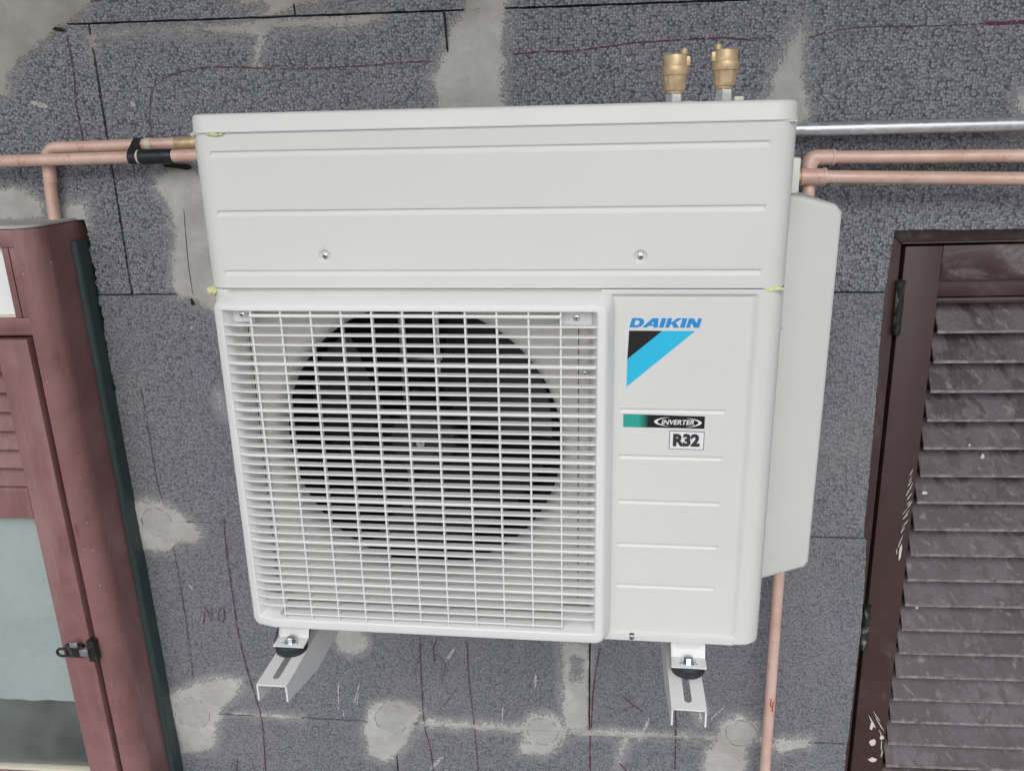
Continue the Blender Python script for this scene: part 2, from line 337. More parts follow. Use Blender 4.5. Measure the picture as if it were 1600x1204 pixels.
PEN = [
  ([(-0.824,0.895),(-0.823,0.857),(-0.823,0.823),(-0.829,0.778),(-0.828,0.750),(-0.827,0.707)],0.0030),
  ([(-0.690,0.709),(-0.687,0.752),(-0.680,0.786),(-0.670,0.801),(-0.648,0.816),(-0.620,0.826),(-0.545,0.833),(-0.414,0.826),(-0.283,0.827),(-0.189,0.831),(-0.143,0.831)],0.0020),
  ([(-0.005,0.838),(0.051,0.841),(0.107,0.841),(0.201,0.850),(0.283,0.853),(0.358,0.854),(0.412,0.848)],0.0030),
  ([(0.497,0.849),(0.549,0.860),(0.590,0.864),(0.662,0.863),(0.744,0.862),(0.789,0.865)],0.0020),
  ([(0.784,0.864),(0.810,0.863),(0.845,0.864),(0.895,0.865)],0.0070),
  ([(-0.733,0.928),(-0.734,0.904)],0.0040),
  ([(-0.769,0.949),(-0.731,0.955)],0.0030),
  ([(-0.792,0.218),(-0.790,0.126),(-0.790,0.054),(-0.788,-0.006),(-0.782,-0.043)],0.0020),
  ([(-0.776,-0.147),(-0.774,-0.223),(-0.774,-0.305),(-0.775,-0.397),(-0.778,-0.492)],0.0020),
  ([(-0.651,-0.078),(-0.655,-0.140),(-0.655,-0.219),(-0.655,-0.292),(-0.654,-0.358),(-0.646,-0.451),(-0.633,-0.538),(-0.626,-0.591),(-0.628,-0.663),(-0.635,-0.766)],0.0030),
  ([(-0.236,-0.357),(-0.238,-0.466),(-0.238,-0.587),(-0.228,-0.649),(-0.221,-0.739)],0.0030),
  ([(-0.130,-0.361),(-0.130,-0.460),(-0.123,-0.563),(-0.119,-0.651),(-0.117,-0.732)],0.0030),
  ([(0.162,-0.361),(0.154,-0.413),(0.147,-0.480),(0.144,-0.565),(0.141,-0.635),(0.143,-0.715)],0.0040),
  ([(0.324,-0.487),(0.330,-0.555),(0.333,-0.703)],0.0040),
  ([(-0.196,-0.355),(-0.206,-0.380),(-0.206,-0.420)],0.0030),
  ([(-0.197,-0.400),(-0.184,-0.416),(-0.181,-0.429),(-0.193,-0.473)],0.0020),
  ([(-0.186,-0.483),(-0.172,-0.503),(-0.158,-0.482)],0.0020),
  ([(-0.172,-0.507),(-0.204,-0.550)],0.0020),
  ([(0.212,-0.488),(0.236,-0.509),(0.259,-0.526)],0.0030),
  ([(0.236,-0.511),(0.213,-0.527)],0.0020),
  ([(0.207,-0.666),(0.233,-0.700)],0.0030),
  ([(-0.734,-0.345),(-0.728,-0.319),(-0.723,-0.296),(-0.717,-0.319),(-0.712,-0.335),(-0.708,-0.294)],0.0020),
  ([(-0.694,-0.338),(-0.694,-0.315),(-0.684,-0.298),(-0.680,-0.309),(-0.684,-0.331),(-0.694,-0.336)],0.0030),
  ([(-0.718,-0.744),(-0.712,-0.721),(-0.703,-0.750)],0.0020),
  ([(-0.663,-0.719),(-0.660,-0.749)],0.0020),
  ([(-0.699,-0.714),(-0.705,-0.754)],0.0020),
]
SCRATCH = [
  ([(-0.432,-0.485),(-0.438,-0.559)],0.0030),
  ([(-0.382,-0.483),(-0.400,-0.539)],0.0030),
  ([(-0.427,-0.557),(-0.426,-0.580)],0.0030),
  ([(-0.158,-0.378),(-0.181,-0.416)],0.0070),
  ([(-0.055,-0.528),(-0.059,-0.584)],0.0030),
  ([(0.021,-0.436),(0.018,-0.473)],0.0060),
  ([(0.271,-0.541),(0.258,-0.584)],0.0060),
  ([(-0.199,-0.674),(-0.231,-0.712)],0.0080),
  ([(0.433,-0.503),(0.405,-0.537)],0.0030),
  ([(-0.754,-0.239),(-0.746,-0.255)],0.0060),
  ([(-0.683,-0.585),(-0.531,-0.587)],0.0030),
  ([(-0.725,-0.085),(-0.615,-0.085)],0.0010),
  ([(-0.692,-0.582),(-0.647,-0.586)],0.0050),
  ([(-0.387,-0.507),(-0.394,-0.551)],0.0020),
  ([(-0.721,0.776),(-0.713,0.769)],0.0100),
  ([(-0.917,0.780),(-0.885,0.771)],0.0100),
  ([(0.194,0.823),(0.203,0.824)],0.0070),
  ([(0.537,0.758),(0.538,0.756)],0.0140),
  ([(-0.666,0.347),(-0.659,0.340)],0.0080),
]
# ------------------------------------------------------------------ the wall with its insulation boards
wall = box('wall', -4, 4, .10, .34, -1.62, 2.6, M['conc'], bev=0); tag(wall, kind='structure')
wall['label'] = 'house wall clad with dark grey bead foam insulation boards'
ZJ = [1.413, .913, .413, -.087, -.587, -1.087, -1.587]
def poly_sd(px, pz, poly):
    n = len(poly); d2 = np.full(px.shape, 1e9); ins = np.zeros(px.shape, bool)
    for i in range(n):
        ax, az = poly[i]; bx, bz = poly[(i+1) % n]; ex, ez = bx-ax, bz-az; wx, wz = px-ax, pz-az
        t = np.clip((wx*ex+wz*ez)/(ex*ex+ez*ez+1e-12), 0, 1); d2 = np.minimum(d2, (wx-ex*t)**2+(wz-ez*t)**2)
        c = ((az > pz) != (bz > pz)) & (px < (bx-ax)*(pz-az)/((bz-az) if abs(bz-az) > 1e-9 else 1e-9)+ax); ins ^= c
    return np.where(ins, 1, -1)*np.sqrt(d2)
def mortar_sd(px, pz):
    s = np.full(px.shape, -.5)
    for P in MORTAR: s = np.maximum(s, poly_sd(px, pz, P))
    for ax, az, bx, bz, r in CAPS:
        ex, ez = bx-ax, bz-az; t = np.clip(((px-ax)*ex+(pz-az)*ez)/(ex*ex+ez*ez+1e-12), 0, 1)
        s = np.maximum(s, r-np.hypot(px-ax-ex*t, pz-az-ez*t))
    return s
def ring_d(px, pz):
    s = np.full(px.shape, -.5)
    for ax, az, r in PLUGS: s = np.maximum(s, r-np.hypot(px-ax, pz-az))
    return s
def vnoise(x, seed):                                           # smooth 1-D value noise
    g = np.random.default_rng(seed).random(4096)*2-1; i = np.floor(x).astype(int); t = x-i; t = t*t*(3-2*t)
    return g[i % 4096]*(1-t)+g[(i+1) % 4096]*t
def axis_lines(a, b, gap, step, extra):
    n = max(2, int(round((b-a)/step))); L = list(np.linspace(a, b, n+1)); L += [a+gap, b-gap]
    for e in extra:
        if a < e < b: L = [q for q in L if abs(q-e) > step*.3 or q in (a, b)]+[e]
    L = sorted(L); out = [L[0]]
    for q in L[1:]:
        if q-out[-1] > 2e-4: out.append(q)
    return np.array(out)
WIN_X, WIN_Z, DOOR_X, DOOR_Z = -.851, .562, .690, .526
def door_edge(z):                                               # the cladding was cut a little off plumb beside the door
    return np.interp(z, [-1.2,-.66,-.30,-.18,-.0905,-.0865,.053,.234,.336,.423,.48,.523], [.703,.702,.701,.697,.691,.685,.682,.677,.673,.672,.676,.677])
def build_board(x0, x1, z0, z1, idx, rasp, step=.005, gap=.0014):
    xs = axis_lines(x0, x1, gap, step, [WIN_X, DOOR_X]); zs = axis_lines(z0, z1, gap, step, [WIN_Z, DOOR_Z])
    nx, nz = len(xs), len(zs); X, Z = np.meshgrid(xs, zs)
    cx, cz = np.meshgrid((xs[1:]+xs[:-1])/2, (zs[1:]+zs[:-1])/2)
    keep = ~(((cx < WIN_X) & (cz < WIN_Z)) | ((cx > DOOR_X) & (cz < DOOR_Z)))
    sdv = mortar_sd(X, Z); rg = ring_d(X, Z)
    sm = np.clip((sdv+.004)/.012, 0, 1); sm = sm*sm*(3-2*sm)
    off = rng.uniform(-.0008, .0008); tx, tz = rng.uniform(-.001, .001, 2)
    Y = off+tx*(X-x0)+tz*(Z-z0)-sm*(.0034+.0014*vnoise(X*31+Z*17, 5)*vnoise(Z*37-X*11, 6))
    edge = np.zeros_like(X, bool); edge[0, :] = edge[-1, :] = True; edge[:, 0] = edge[:, -1] = True
    Y = np.where(edge & (sm < .5), Y+.020, Y)
    # uneven joint width, rounded board corners
    Xo, Zo = X.copy(), Z.copy()
    j = np.abs(vnoise(Z*38+idx*17, 3+idx))*.0013; k = np.abs(vnoise(X*38+idx*31, 9+idx))*.0013
    for c in (1, nx-2): Xo[:, c] += (j[:, c] if c == 1 else -j[:, c])
    for r in (1, nz-2): Zo[r, :] += (k[r, :] if r == 1 else -k[r, :])
    # hand-cut edges at the two openings
    fall = np.clip(1-np.abs(X-DOOR_X)/.12, 0, 1)*(Z < DOOR_Z+.03)
    Xo += fall*(door_edge(Z)-DOOR_X+vnoise(Z*55, 40+idx)*.0006+vnoise(Z*160, 41)*.0007)
    fw = (np.abs(X-WIN_X) < .0025) & (Z <= WIN_Z); Xo += fw*(vnoise(Z*60, 50+idx)*.0026+vnoise(Z*190, 51)*.0024)
    fz = (np.abs(Z-DOOR_Z) < .0025) & (X > DOOR_X-.001); Zo += fz*(vnoise(X*70, 60)*.0015)
    id0 = np.arange(nx*nz).reshape(nz, nx)
    q = np.stack([id0[:-1, :-1], id0[:-1, 1:], id0[1:, 1:], id0[1:, :-1]], -1)[keep]
    V = np.stack([Xo, Y, Zo], -1).reshape(-1, 3)
    # skirt back to the wall
    e = np.concatenate([q[:, [0, 1]], q[:, [1, 2]], q[:, [2, 3]], q[:, [3, 0]]]); key = np.sort(e, 1); h = key[:, 0]*10**7+key[:, 1]
    u, inv, cnt = np.unique(h, return_inverse=True, return_counts=True); be = e[cnt[inv] == 1]
    bv = np.unique(be); back = V[bv].copy(); back[:, 1] = .0995; new = len(V)+np.arange(len(bv)); mp = dict(zip(bv.tolist(), new.tolist()))
    sk = np.array([(b, a, mp[a], mp[b]) for a, b in be.tolist()]); V = np.concatenate([V, back]); Q = np.concatenate([q, sk])
    used = np.unique(Q); rm = np.full(len(V), -1); rm[used] = np.arange(len(used)); nv0 = nx*nz
    A = np.concatenate([sdv.ravel(), np.full(len(bv), -.5)])[used]; G = np.concatenate([rg.ravel(), np.full(len(bv), -.5)])[used]
    V = V[used]; Q = rm[Q]
    me = bpy.data.meshes.new('insulation_board'); me.vertices.add(len(V)); me.vertices.foreach_set('co', V.ravel().astype(np.float32))
    me.loops.add(Q.size); me.loops.foreach_set('vertex_index', Q.ravel().astype(np.int32)); me.polygons.add(len(Q))
    me.polygons.foreach_set('loop_start', (np.arange(len(Q))*4).astype(np.int32)); me.update(calc_edges=True); me.validate()
    for nm, arr in (('mortar', A), ('ring', G), ('rasp', np.full(len(V), rasp))):
        at = me.attributes.new(nm, 'FLOAT', 'POINT'); at.data.foreach_set('value', arr.astype(np.float32))
    me.materials.append(M['eps']); me.shade_smooth(); me.set_sharp_from_angle(angle=math.radians(50))
    return link(bpy.data.objects.new('insulation_board', me), wall)
ROWS = [(1.413, .913, [-1.392, -.392, .608, 1.5], .1), (.913, .413, [-1.5, -.779, -.062, .93, 1.5], 0.),
        (.413, -.087, [-1.4, -.48, .52, 1.5], .55), (-.087, -.587, [-1.4, -.86, .139, 1.139, 1.6], .8),
        (-.587, -1.087, [-1.3, -.309, .691, 1.5], .75)]
bi = 0
for zt, zb, vx, rasp in ROWS:
    for a, b in zip(vx[:-1], vx[1:]):
        if b < -1.2: continue
        if zb < WIN_Z and zt <= WIN_Z and b <= WIN_X: continue
        if zt <= DOOR_Z and a >= DOOR_X: continue
        build_board(a, b, zb, zt, bi, rasp+rng.uniform(-.08, .08)); bi += 1
def ribbon(name, pts, wd, mat, y=-.0013):
    P = [Vector((a, 0, b)) for a, b in pts]
    out = []
    for i in range(len(P)-1):                                   # Catmull-Rom through the points
        p0, p1, p2, p3 = P[max(i-1, 0)], P[i], P[i+1], P[min(i+2, len(P)-1)]
        n = max(2, int((p2-p1).length/.008))
        for k in range(n):
            t = k/n; out.append(.5*((2*p1)+(p2-p0)*t+(2*p0-5*p1+4*p2-p3)*t*t+(3*p1-p0-3*p2+p3)*t**3))
    out.append(P[-1]); v, f = [], []
    for i, p in enumerate(out):
        t = (out[min(i+1, len(out)-1)]-out[max(i-1, 0)]).normalized(); nn = Vector((-t.z, 0, t.x))
        h = wd*.5*random.uniform(.75, 1.2)*(1 if 0 < i < len(out)-1 else .4); p = p+nn*random.uniform(-.0004, .0004)
        v += [(p.x+nn.x*h, y, p.z+nn.z*h), (p.x-nn.x*h, y, p.z-nn.z*h)]
    for i in range(len(out)-1): f.append((2*i, 2*i+1, 2*i+3, 2*i+2))
    return mesh(name, v, f, mat, wall)
for pts, wd in PEN: ribbon('marker_line', pts, wd*.85, M['pen'], -.0022)
for pts, wd in SCRATCH: ribbon('scuff_mark', pts, wd, M['chalk'], -.0018)
CRACK = [([(-0.123,0.916),(-0.121,0.895),(-0.121,0.873),(-0.119,0.845)],0.0042), ([(-0.061,0.915),(-0.060,0.882),(-0.057,0.845),(-0.056,0.805)],0.0022), ([(-0.054,0.910),(-0.054,0.891),(-0.052,0.874)],0.0034), ([(-0.645,0.581),(-0.650,0.501),(-0.651,0.451),(-0.650,0.410)],0.0011), ([(-0.656,0.405),(-0.653,0.398),(-0.655,0.392)],0.0075), ([(-0.853,0.908),(-0.839,0.905),(-0.824,0.903)],0.0060), ([(-0.674,0.662),(-0.650,0.660),(-0.619,0.657)],0.0110)]
for pts, wd in CRACK: ribbon('mortar_crack', pts, wd, M['dark'], -.0036)  # shade inside cracks and holes, painted as flat dark ribbons
floor = box('terrace_floor', -30, 30, -60, .34, -1.9, -1.62, M['floor'], bev=0); tag(floor, 'grey screed terrace floor below the wall', kind='structure')
# ------------------------------------------------------------------ the outdoor unit
UF = .49977; YAW = -.0207
unit = empty('heat_pump_unit', (0, -UF, 0), (0, 0, YAW), 'cream white heat pump outdoor unit with square fan grille and blue logo', 'heat pump')
HW, UD, UH, TOPH = .3825, .285, .5155, .7165
def groove_lines(edges, lo, hi, step, fine, rad):
    L = list(np.linspace(lo, hi, int((hi-lo)/step)+1))
    for e in edges: L += [e+t for t in np.arange(-rad, rad+1e-9, fine) if lo < e+t < hi]
    L = sorted(L); out = [L[0]]
    for q in L[1:]:
        if q-out[-1] > fine*.45: out.append(q)
    return out
def sstep(a, b, x):
    t = min(1, max(0, (x-a)/(b-a))); return t*t*(3-2*t)
def groove(x, z, x0, x1, zc, wd=.0046, dep=.0020):
    t = (z-zc)/wd
    if abs(t) > 1: return 0
    p = sstep(1, .62, t) if t > 0 else sstep(-1, .05, t)         # steep upper lip, long lower slope
    return dep*p*sstep(x0, x0+.004, x)*sstep(x1, x1-.004, x)
def arc_pts(cx, cy, r, a0, a1, n=10):
    return [(cx+r*math.cos(a0+(a1-a0)*k/n), cy+r*math.sin(a0+(a1-a0)*k/n)) for k in range(n+1)]
def shell(name, prof, zs, hf, mat, closed, caps=True):
    v, f = [], []; n = len(prof)
    for z in zs:
        for x, y, fr in prof: v.append((x, y+(hf(x, z) if fr else 0), z))
    m = n if closed else n-1
    for i in range(len(zs)-1):
        for k in range(m): f.append((i*n+k, i*n+(k+1) % n, (i+1)*n+(k+1) % n, (i+1)*n+k))
    if caps: f.append(tuple(range(n))[::-1]); f.append(tuple((len(zs)-1)*n+k for k in range(n)))
    return mesh(name, v, f, mat, unit, 42)
R1 = .030; H2 = math.pi/2
def front_profile(xs, rL=R1, rR=R1, w=HW, dpt=UD):
    P = [(-w, dpt, 0)]+[(a, b, 0) for a, b in arc_pts(-w+rL, rL, rL, math.pi, 1.5*math.pi)]
    P += [(x, 0, 1) for x in xs]
    P += [(a, b, 0) for a, b in arc_pts(w-rR, rR, rR, -H2, 0)]+[(w, dpt, 0)]
    return P
# upper box
GZ = [.6905, .6155, .5370]; GXE = (-.3590, .3495)
SC = [(-.2121, .5592), (.1991, .5568)]
def h_top(x, z):
    h = sum(groove(x, z, GXE[0]+(.0 if i else 0), GXE[1], g, .0042, .0022) for i, g in enumerate(GZ))
    for a, b in SC: h += .0032*sstep(.0092, .0052, math.hypot(x-a, z-b))
    return h
xs = groove_lines([GXE[0], GXE[1]]+[s[0] for s in SC], -.351, .3515, .012, .0012, .0108)
zs = groove_lines(GZ+[.558], .5169, .7148, .012, .0009, .0105)
shell('upper_casing', front_profile(xs), zs, h_top, M['white'], True)
# lid: outline swept with shrinking inset
def outline(ins, w=HW, dpt=UD, r=R1):
    r = max(.003, r-ins)
    P = arc_pts(-w+ins+r, ins+r, r, math.pi, 1.5*math.pi)+arc_pts(w-ins-r, ins+r, r, -H2, 0)
    P += [(w-ins, dpt-ins), (-w+ins, dpt-ins)]
    return P
lp = [(.0015, TOPH), (-.0012, TOPH+.0004), (-.0016, TOPH+.0012), (-.0016, TOPH+.0022), (-.0004, TOPH+.0040), (.0002, TOPH+.0185), (.0012, TOPH+.0212), (.0034, TOPH+.0230), (.0065, TOPH+.0237), (.02, TOPH+.0238)]
v, f = [], []
for ins, z in lp: v += [(a, b, z) for a, b in outline(ins)]
n = len(outline(0))
for i in range(len(lp)-1):
    for k in range(n): f.append((i*n+k, i*n+(k+1) % n, (i+1)*n+(k+1) % n, (i+1)*n+k))
f += [tuple(range(n))[::-1], tuple((len(lp)-1)*n+k for k in range(n))]
mesh('lid', v, f, M['white'], unit, 40)
def screw(x, y, z, r=.0042, parent=None, mat='screw'):
    s = lathe('screw', [(0, -.0022), (r*.55, -.0021), (r*.9, -.0014), (r, -.0004), (r, .003)], M[mat], parent or unit, (x, y, z), 'y', 20)
    lathe('recess_shade', [(r*.9, .0012), (r*1.32, .0010), (r*1.32, .0030)], M['dkgrey'], s, (x, y, z), 'y', 20)  # dark ring painting the shade of the recess round the screw
    lathe('driver_recess', [(0, -.0026), (r*.34, -.0025), (r*.36, -.0018)], M['dkgrey'], s, (x, y, z), 'y', 6)
    return s
for a, b in SC:
    s = screw(a, .0032, b, .0042)
# lower casing (open where the fan plate sits)
PGZ = [.3507, .2840, .2172, .1510, .0856]; PGX = (.1752, .3157)
def h_low(x, z):
    rec = .0042*sstep(.3495, .3395, x)*sstep(.5100, .5050, z)*sstep(.0085, .0105, z)
    h = rec+sum(groove(x, z, PGX[0], PGX[1], g, .0033, .0017) for g in PGZ)
    if z < .0085: h -= .0022*sstep(.346, .342, x)
    return h
xs = groove_lines([.3445, PGX[0]+.002, PGX[1]-.002], .150, .3515, .010, .0012, .006)
zs = groove_lines(PGZ+[.5075, .0090], .0, UH, .012, .0007, .0046)
prof = [(x, 0, 1) for x in xs]+[(a, b, 0) for a, b in arc_pts(HW-R1, R1, R1, -H2, 0)]+[(HW, UD, 0), (-HW, UD, 0)]
prof += [(a, b, 0) for a, b in arc_pts(-HW+R1, R1, R1, math.pi, 1.5*math.pi)]+[(-.349, .004, 0), (-.349, .013, 0)]
shell('lower_casing', prof, zs, h_low, M['white'], False, False)
# top and bottom sheets
for nm, z0, z1 in (('top_sheet', UH-.0015, UH-.0003), ('bottom_pan', .0006, .0022)):
    prism(nm, outline(.0015), 'z', z0, z1, M['inner'], unit, smooth=30)
box('seam_shadow_gasket', -HW+.006, HW-.006, .005, UD-.004, UH, .5168, M['screw'], unit, bev=0)
box('seam_gasket', -HW+.004, HW-.004, .0035, UD-.004, .7149, TOPH+.0004, M['screw'], unit, bev=0)
# fan plate with rolled inlet ring
FC = (-.104, .287); NS = 96
v, f = [], []
x0, x1, z0, z1 = -.352, .160, .003, .5135
ringp = [(.2185, .012), (.2165, .0122), (.2125, .0135), (.2080, .0170), (.2045, .0225), (.2020, .0310), (.2005, .042)]
for r, y in ringp:
    for k in range(NS):
        a = 2*math.pi*k/NS; v.append((FC[0]+r*math.cos(a), y, FC[1]+r*math.sin(a)))
ob = len(v)
for k in range(NS):
    a = 2*math.pi*k/NS; c, s = math.cos(a), math.sin(a)
    tx = ((x1 if c > 0 else x0)-FC[0])/c if abs(c) > 1e-6 else 1e9; tz = ((z1 if s > 0 else z0)-FC[1])/s if abs(s) > 1e-6 else 1e9
    t = min(tx, tz); v.append((FC[0]+t*c, .012, FC[1]+t*s))
for i in range(len(ringp)-1):
    for k in range(NS): f.append((i*NS+k, i*NS+(k+1) % NS, (i+1)*NS+(k+1) % NS, (i+1)*NS+k))
for k in range(NS): f.append((k, ob+k, ob+(k+1) % NS, (k+1) % NS))
cb = len(v); v += [(x0, .012, z0), (x1, .012, z0), (x1, .012, z1), (x0, .012, z1)]
for ci, (qx, qz) in enumerate([(x0, z0), (x1, z0), (x1, z1), (x0, z1)]):
    for k in range(NS):
        p, q = v[ob+k], v[ob+(k+1) % NS]
        if ((abs(p[0]-qx) < 1e-6 and abs(q[2]-qz) < 1e-6) or (abs(p[2]-qz) < 1e-6 and abs(q[0]-qx) < 1e-6)) and abs(p[0]-q[0]) > 1e-6 and abs(p[2]-q[2]) > 1e-6:
            f.append((ob+k, cb+ci, ob+(k+1) % NS))
mesh('fan_plate', v, f, M['inner'], unit, 40)
sh = lathe('fan_shroud', [(.2005, .0422), (.1990, .045), (.1985, .212)], M['black'], unit, (FC[0], 0, FC[1]), 'y', NS)
bm = bmesh.new(); bm.from_mesh(sh.data)
bmesh.ops.delete(bm, geom=[q for q in bm.faces if len(q.verts) > 8], context='FACES_ONLY'); bm.to_mesh(sh.data); bm.free()
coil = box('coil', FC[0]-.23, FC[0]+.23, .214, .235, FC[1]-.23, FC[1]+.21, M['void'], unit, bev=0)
ms = box('motor_stand', -.1690, -.1615, .188, .198, .085, .470, M['galv'], unit, bev=.001)
box('stand_arm', -.1690, -.098, .176, .188, .369, .376, M['galv'], ms, bev=.001)
box('stand_arm', -.1100, -.104, .188, .198, .100, .470, M['galv'], ms, bev=.001)
# fan
fan = lathe('fan', [(0, .038), (.030, .0382), (.046, .041), (.052, .047), (.055, .056), (.056, .18)], M['black'], unit, (FC[0], 0, FC[1]), 'y', 48)
lathe('hub_ring', [(.0185, .0375), (.0200, .0368), (.0235, .0368), (.0250, .0380)], M['fan'], fan, (FC[0], 0, FC[1]), 'y', 40)
lathe('shaft_nut', [(0, .0285), (.0035, .0285), (.0040, .0300), (.0040, .032), (.0065, .0325), (.0065, .038)], M['chrome'], fan, (FC[0]-.002, 0, FC[1]-.002), 'y', 6, 20)
def blade(a_lead, a_trail):
    NA, NR = 22, 12; v, f = [], []
    for side in (0, 1):
        for j in range(NR+1):
            t = j/NR; r = .050+(.190-.050)*t
            la = math.radians(a_lead-6*math.sin(t*math.pi)*1.0+4*t); ta = math.radians(a_trail+26*(1-t)-6*math.sin(t*math.pi))
            for i in range(NA+1):
                s = i/NA; ph = ta+(la-ta)*s
                rr = r if t < .98 else r-.004*(abs(s-.5)*2)**3
                y = .044+.140*s**1.08*(.70+.30*t)+(.0028 if side else 0)
                v.append((FC[0]+rr*math.cos(ph), y, FC[1]+rr*math.sin(ph)))
    w = NA+1; o = (NR+1)*w
    for j in range(NR):
        for i in range(NA):
            q = j*w+i; f.append((q, q+1, q+w+1, q+w)); f.append((o+q, o+q+w, o+q+w+1, o+q+1))
    for i in range(NA):
        f.append((i, o+i, o+i+1, i+1)); q = NR*w+i; f.append((q, q+1, o+q+1, o+q))
    for j in range(NR):
        q = j*w; f.append((q, q+w, o+q+w, o+q)); q = j*w+NA; f.append((q, o+q, o+q+w, q+w))
    return mesh('blade', v, f, M['fan'], fan, 40)
for k in range(3): blade(86-120*k, 2-120*k)
# grille
def gw(x):                                                       # the grille rolls round the left corner
    return 0 if x > -.325 else .016*((-.325-x)/.047)**2
def warp(p): return (p[0], p[1]+gw(p[0]), p[2])
loops = [(-.3745, .1680, .001, .5135, .006), (-.3735, .1675, .0015, .5125, -.003), (-.3690, .1610, .0070, .5040, -.0225), (-.3675, .1588, .0090, .5008, -.0270), (-.3655, .1565, .0110, .4985, -.0295),
         (-.3620, .1540, .0130, .4970, -.0302), (-.3540, .1475, .0235, .4925, -.0302), (-.3525, .1460, .0250, .4915, -.0290), (-.3380, .1370, .0330, .4895, -.0030), (-.3370, .1365, .0332, .4890, .010)]
def rect(x0, x1, z0, z1, y, rad=.003, n=20):
    P = []
    for cx, cz, a0 in ((x1-rad, z0+rad, -H2), (x1-rad, z1-rad, 0), (x0+rad, z1-rad, H2), (x0+rad, z0+rad, math.pi)):
        C = [(cx+rad*math.cos(a0+H2*k/6), cz+rad*math.sin(a0+H2*k/6)) for k in range(7)]
        P.append(C)
    out = []
    for i in range(4):
        a, b = P[i-1][-1], P[i][0]
        out += [(a[0]+(b[0]-a[0])*k/n, a[1]+(b[1]-a[1])*k/n) for k in range(1, n)]+P[i]
    return [warp((a, y, b)) for a, b in out]
v, f = [], []
for i, L in enumerate(loops): v += rect(*L, rad=[.016, .016, .013, .011, .010, .008, .004, .0035, .003, .003][i])
n = len(v)//len(loops)
for i in range(len(loops)-1):
    for k in range(n): f.append((i*n+k, i*n+(k+1) % n, (i+1)*n+(k+1) % n, (i+1)*n+k))
grille = mesh('grille', v, f, M['grille'], unit, 32)
def slat(x0, x1, zc, th):
    nseg = 20; xsx = list(np.linspace(x0, min(-.318, x1), 9))+list(np.linspace(-.318, x1, 4))[1:]
    prof = [(-.0290, -.42), (-.0296, -.2), (-.0296, .2), (-.0290, .42), (-.0172, .30), (-.0172, -.30)]
    v, f = [], []
    for x in xsx:
        for y, t in prof: v.append(warp((x, y, zc+t*th)))
    k = len(prof)
    for i in range(len(xsx)-1):
        for j in range(k): f.append((i*k+j, i*k+(j+1) % k, (i+1)*k+(j+1) % k, (i+1)*k+j))
    f += [tuple(range(k))[::-1], tuple((len(xsx)-1)*k+j for j in range(k))]
    return mesh('slat', v, f, M['grille'], grille, 30)
BX = [-.3112+.0411*k for k in range(11)]
for k in range(35):
    z = .4852-.01325*k
    a, b = (-.3505, .1455)
    if k == 0 or k == 34: a, b = BX[0]-.001, BX[-1]+.001
    slat(a, b, z, .0048 if k % 5 == 0 else .0030)
for x in BX:
    box('vertical_bar', x-.00125, x+.00125, -.0278, -.0195, .0255, .4920, M['grille'], grille, bev=.0004, seg=1, warp=warp)
for x, z, w in ((-.3310, .4825, .034), (.1190, .4800, .040), (-.3310, .0420, .034), (.1190, .0420, .040)):
    t = box('screw_tab', x-w/2, x+w/2, -.0090, -.0070, z-.0105, z+.0095, M['grille'], grille, bev=.0008)
    if z > .2: screw(x, -.0088, z, .0046, grille, 'zinc')
screw(.1295, .0118, .3990, .0046); screw(.110, .0118, .018, .0046); screw(.1998, -.0018, .0048, .0042)
box('plate_seam', .1205, .1215, .0108, .0122, .05, .47, M['dkgrey'], unit, bev=0); box('plate_seam', -.3345, -.3335, .0108, .0122, .05, .47, M['dkgrey'], unit, bev=0)
# print on the front panel
PY = .0042
def flat(name, poly, mat, parent=unit, y=PY, th=.00035):
    n = len(poly); v = [(a, y-th, b) for a, b in poly]+[(a, y+.0002, b) for a, b in poly]
    f = [tuple(range(n)), tuple(range(n, 2*n))[::-1]]+[(i, n+i, n+(i+1) % n, (i+1) % n) for i in range(n)]
    o = mesh(name, v, f, mat, parent)
    bm = bmesh.new(); bm.from_mesh(o.data); bmesh.ops.recalc_face_normals(bm, faces=bm.faces); bm.to_mesh(o.data); bm.free(); return o
def letter(name, strokes, x, z, w, h, sh, mat, parent):
    """letter from polygons given in a unit box, slanted"""
    for s in strokes: flat(name, [(x+a*w+b*h*sh, z+b*h) for a, b in s], mat, parent)
logo = flat('logo_triangle', [(.1852, .4222), (.2292, .4604), (.1868, .4604)], M['ink'])
flat('logo_band', [(.1849, .3840), (.2711, .4604), (.2293, .4604), (.1852, .4221)], M['cyan'])
def text(body, x0, x1, z0, z1, mat, parent, shear=0., offset=0., y=PY, name='lettering'):
    cu = bpy.data.curves.new('t', 'FONT'); cu.body = body; cu.shear = shear; cu.offset = offset; cu.resolution_u = 3; cu.extrude = 0; cu.fill_mode = 'FRONT'
    ob = bpy.data.objects.new('t', cu); COL.objects.link(ob); bpy.context.view_layer.update()
    me = bpy.data.meshes.new_from_object(ob.evaluated_get(bpy.context.evaluated_depsgraph_get())); bpy.data.objects.remove(ob); bpy.data.curves.remove(cu)
    co = np.array([v.co[:] for v in me.vertices]); lo, hi = co.min(0), co.max(0)
    for v in me.vertices:
        a = (v.co.x-lo[0])/(hi[0]-lo[0]); b = (v.co.y-lo[1])/(hi[1]-lo[1]); v.co = (x0+a*(x1-x0), y-.0006, z0+b*(z1-z0))
    me.materials.clear(); me.materials.append(mat); me.name = name
    return link(bpy.data.objects.new(name, me), parent)
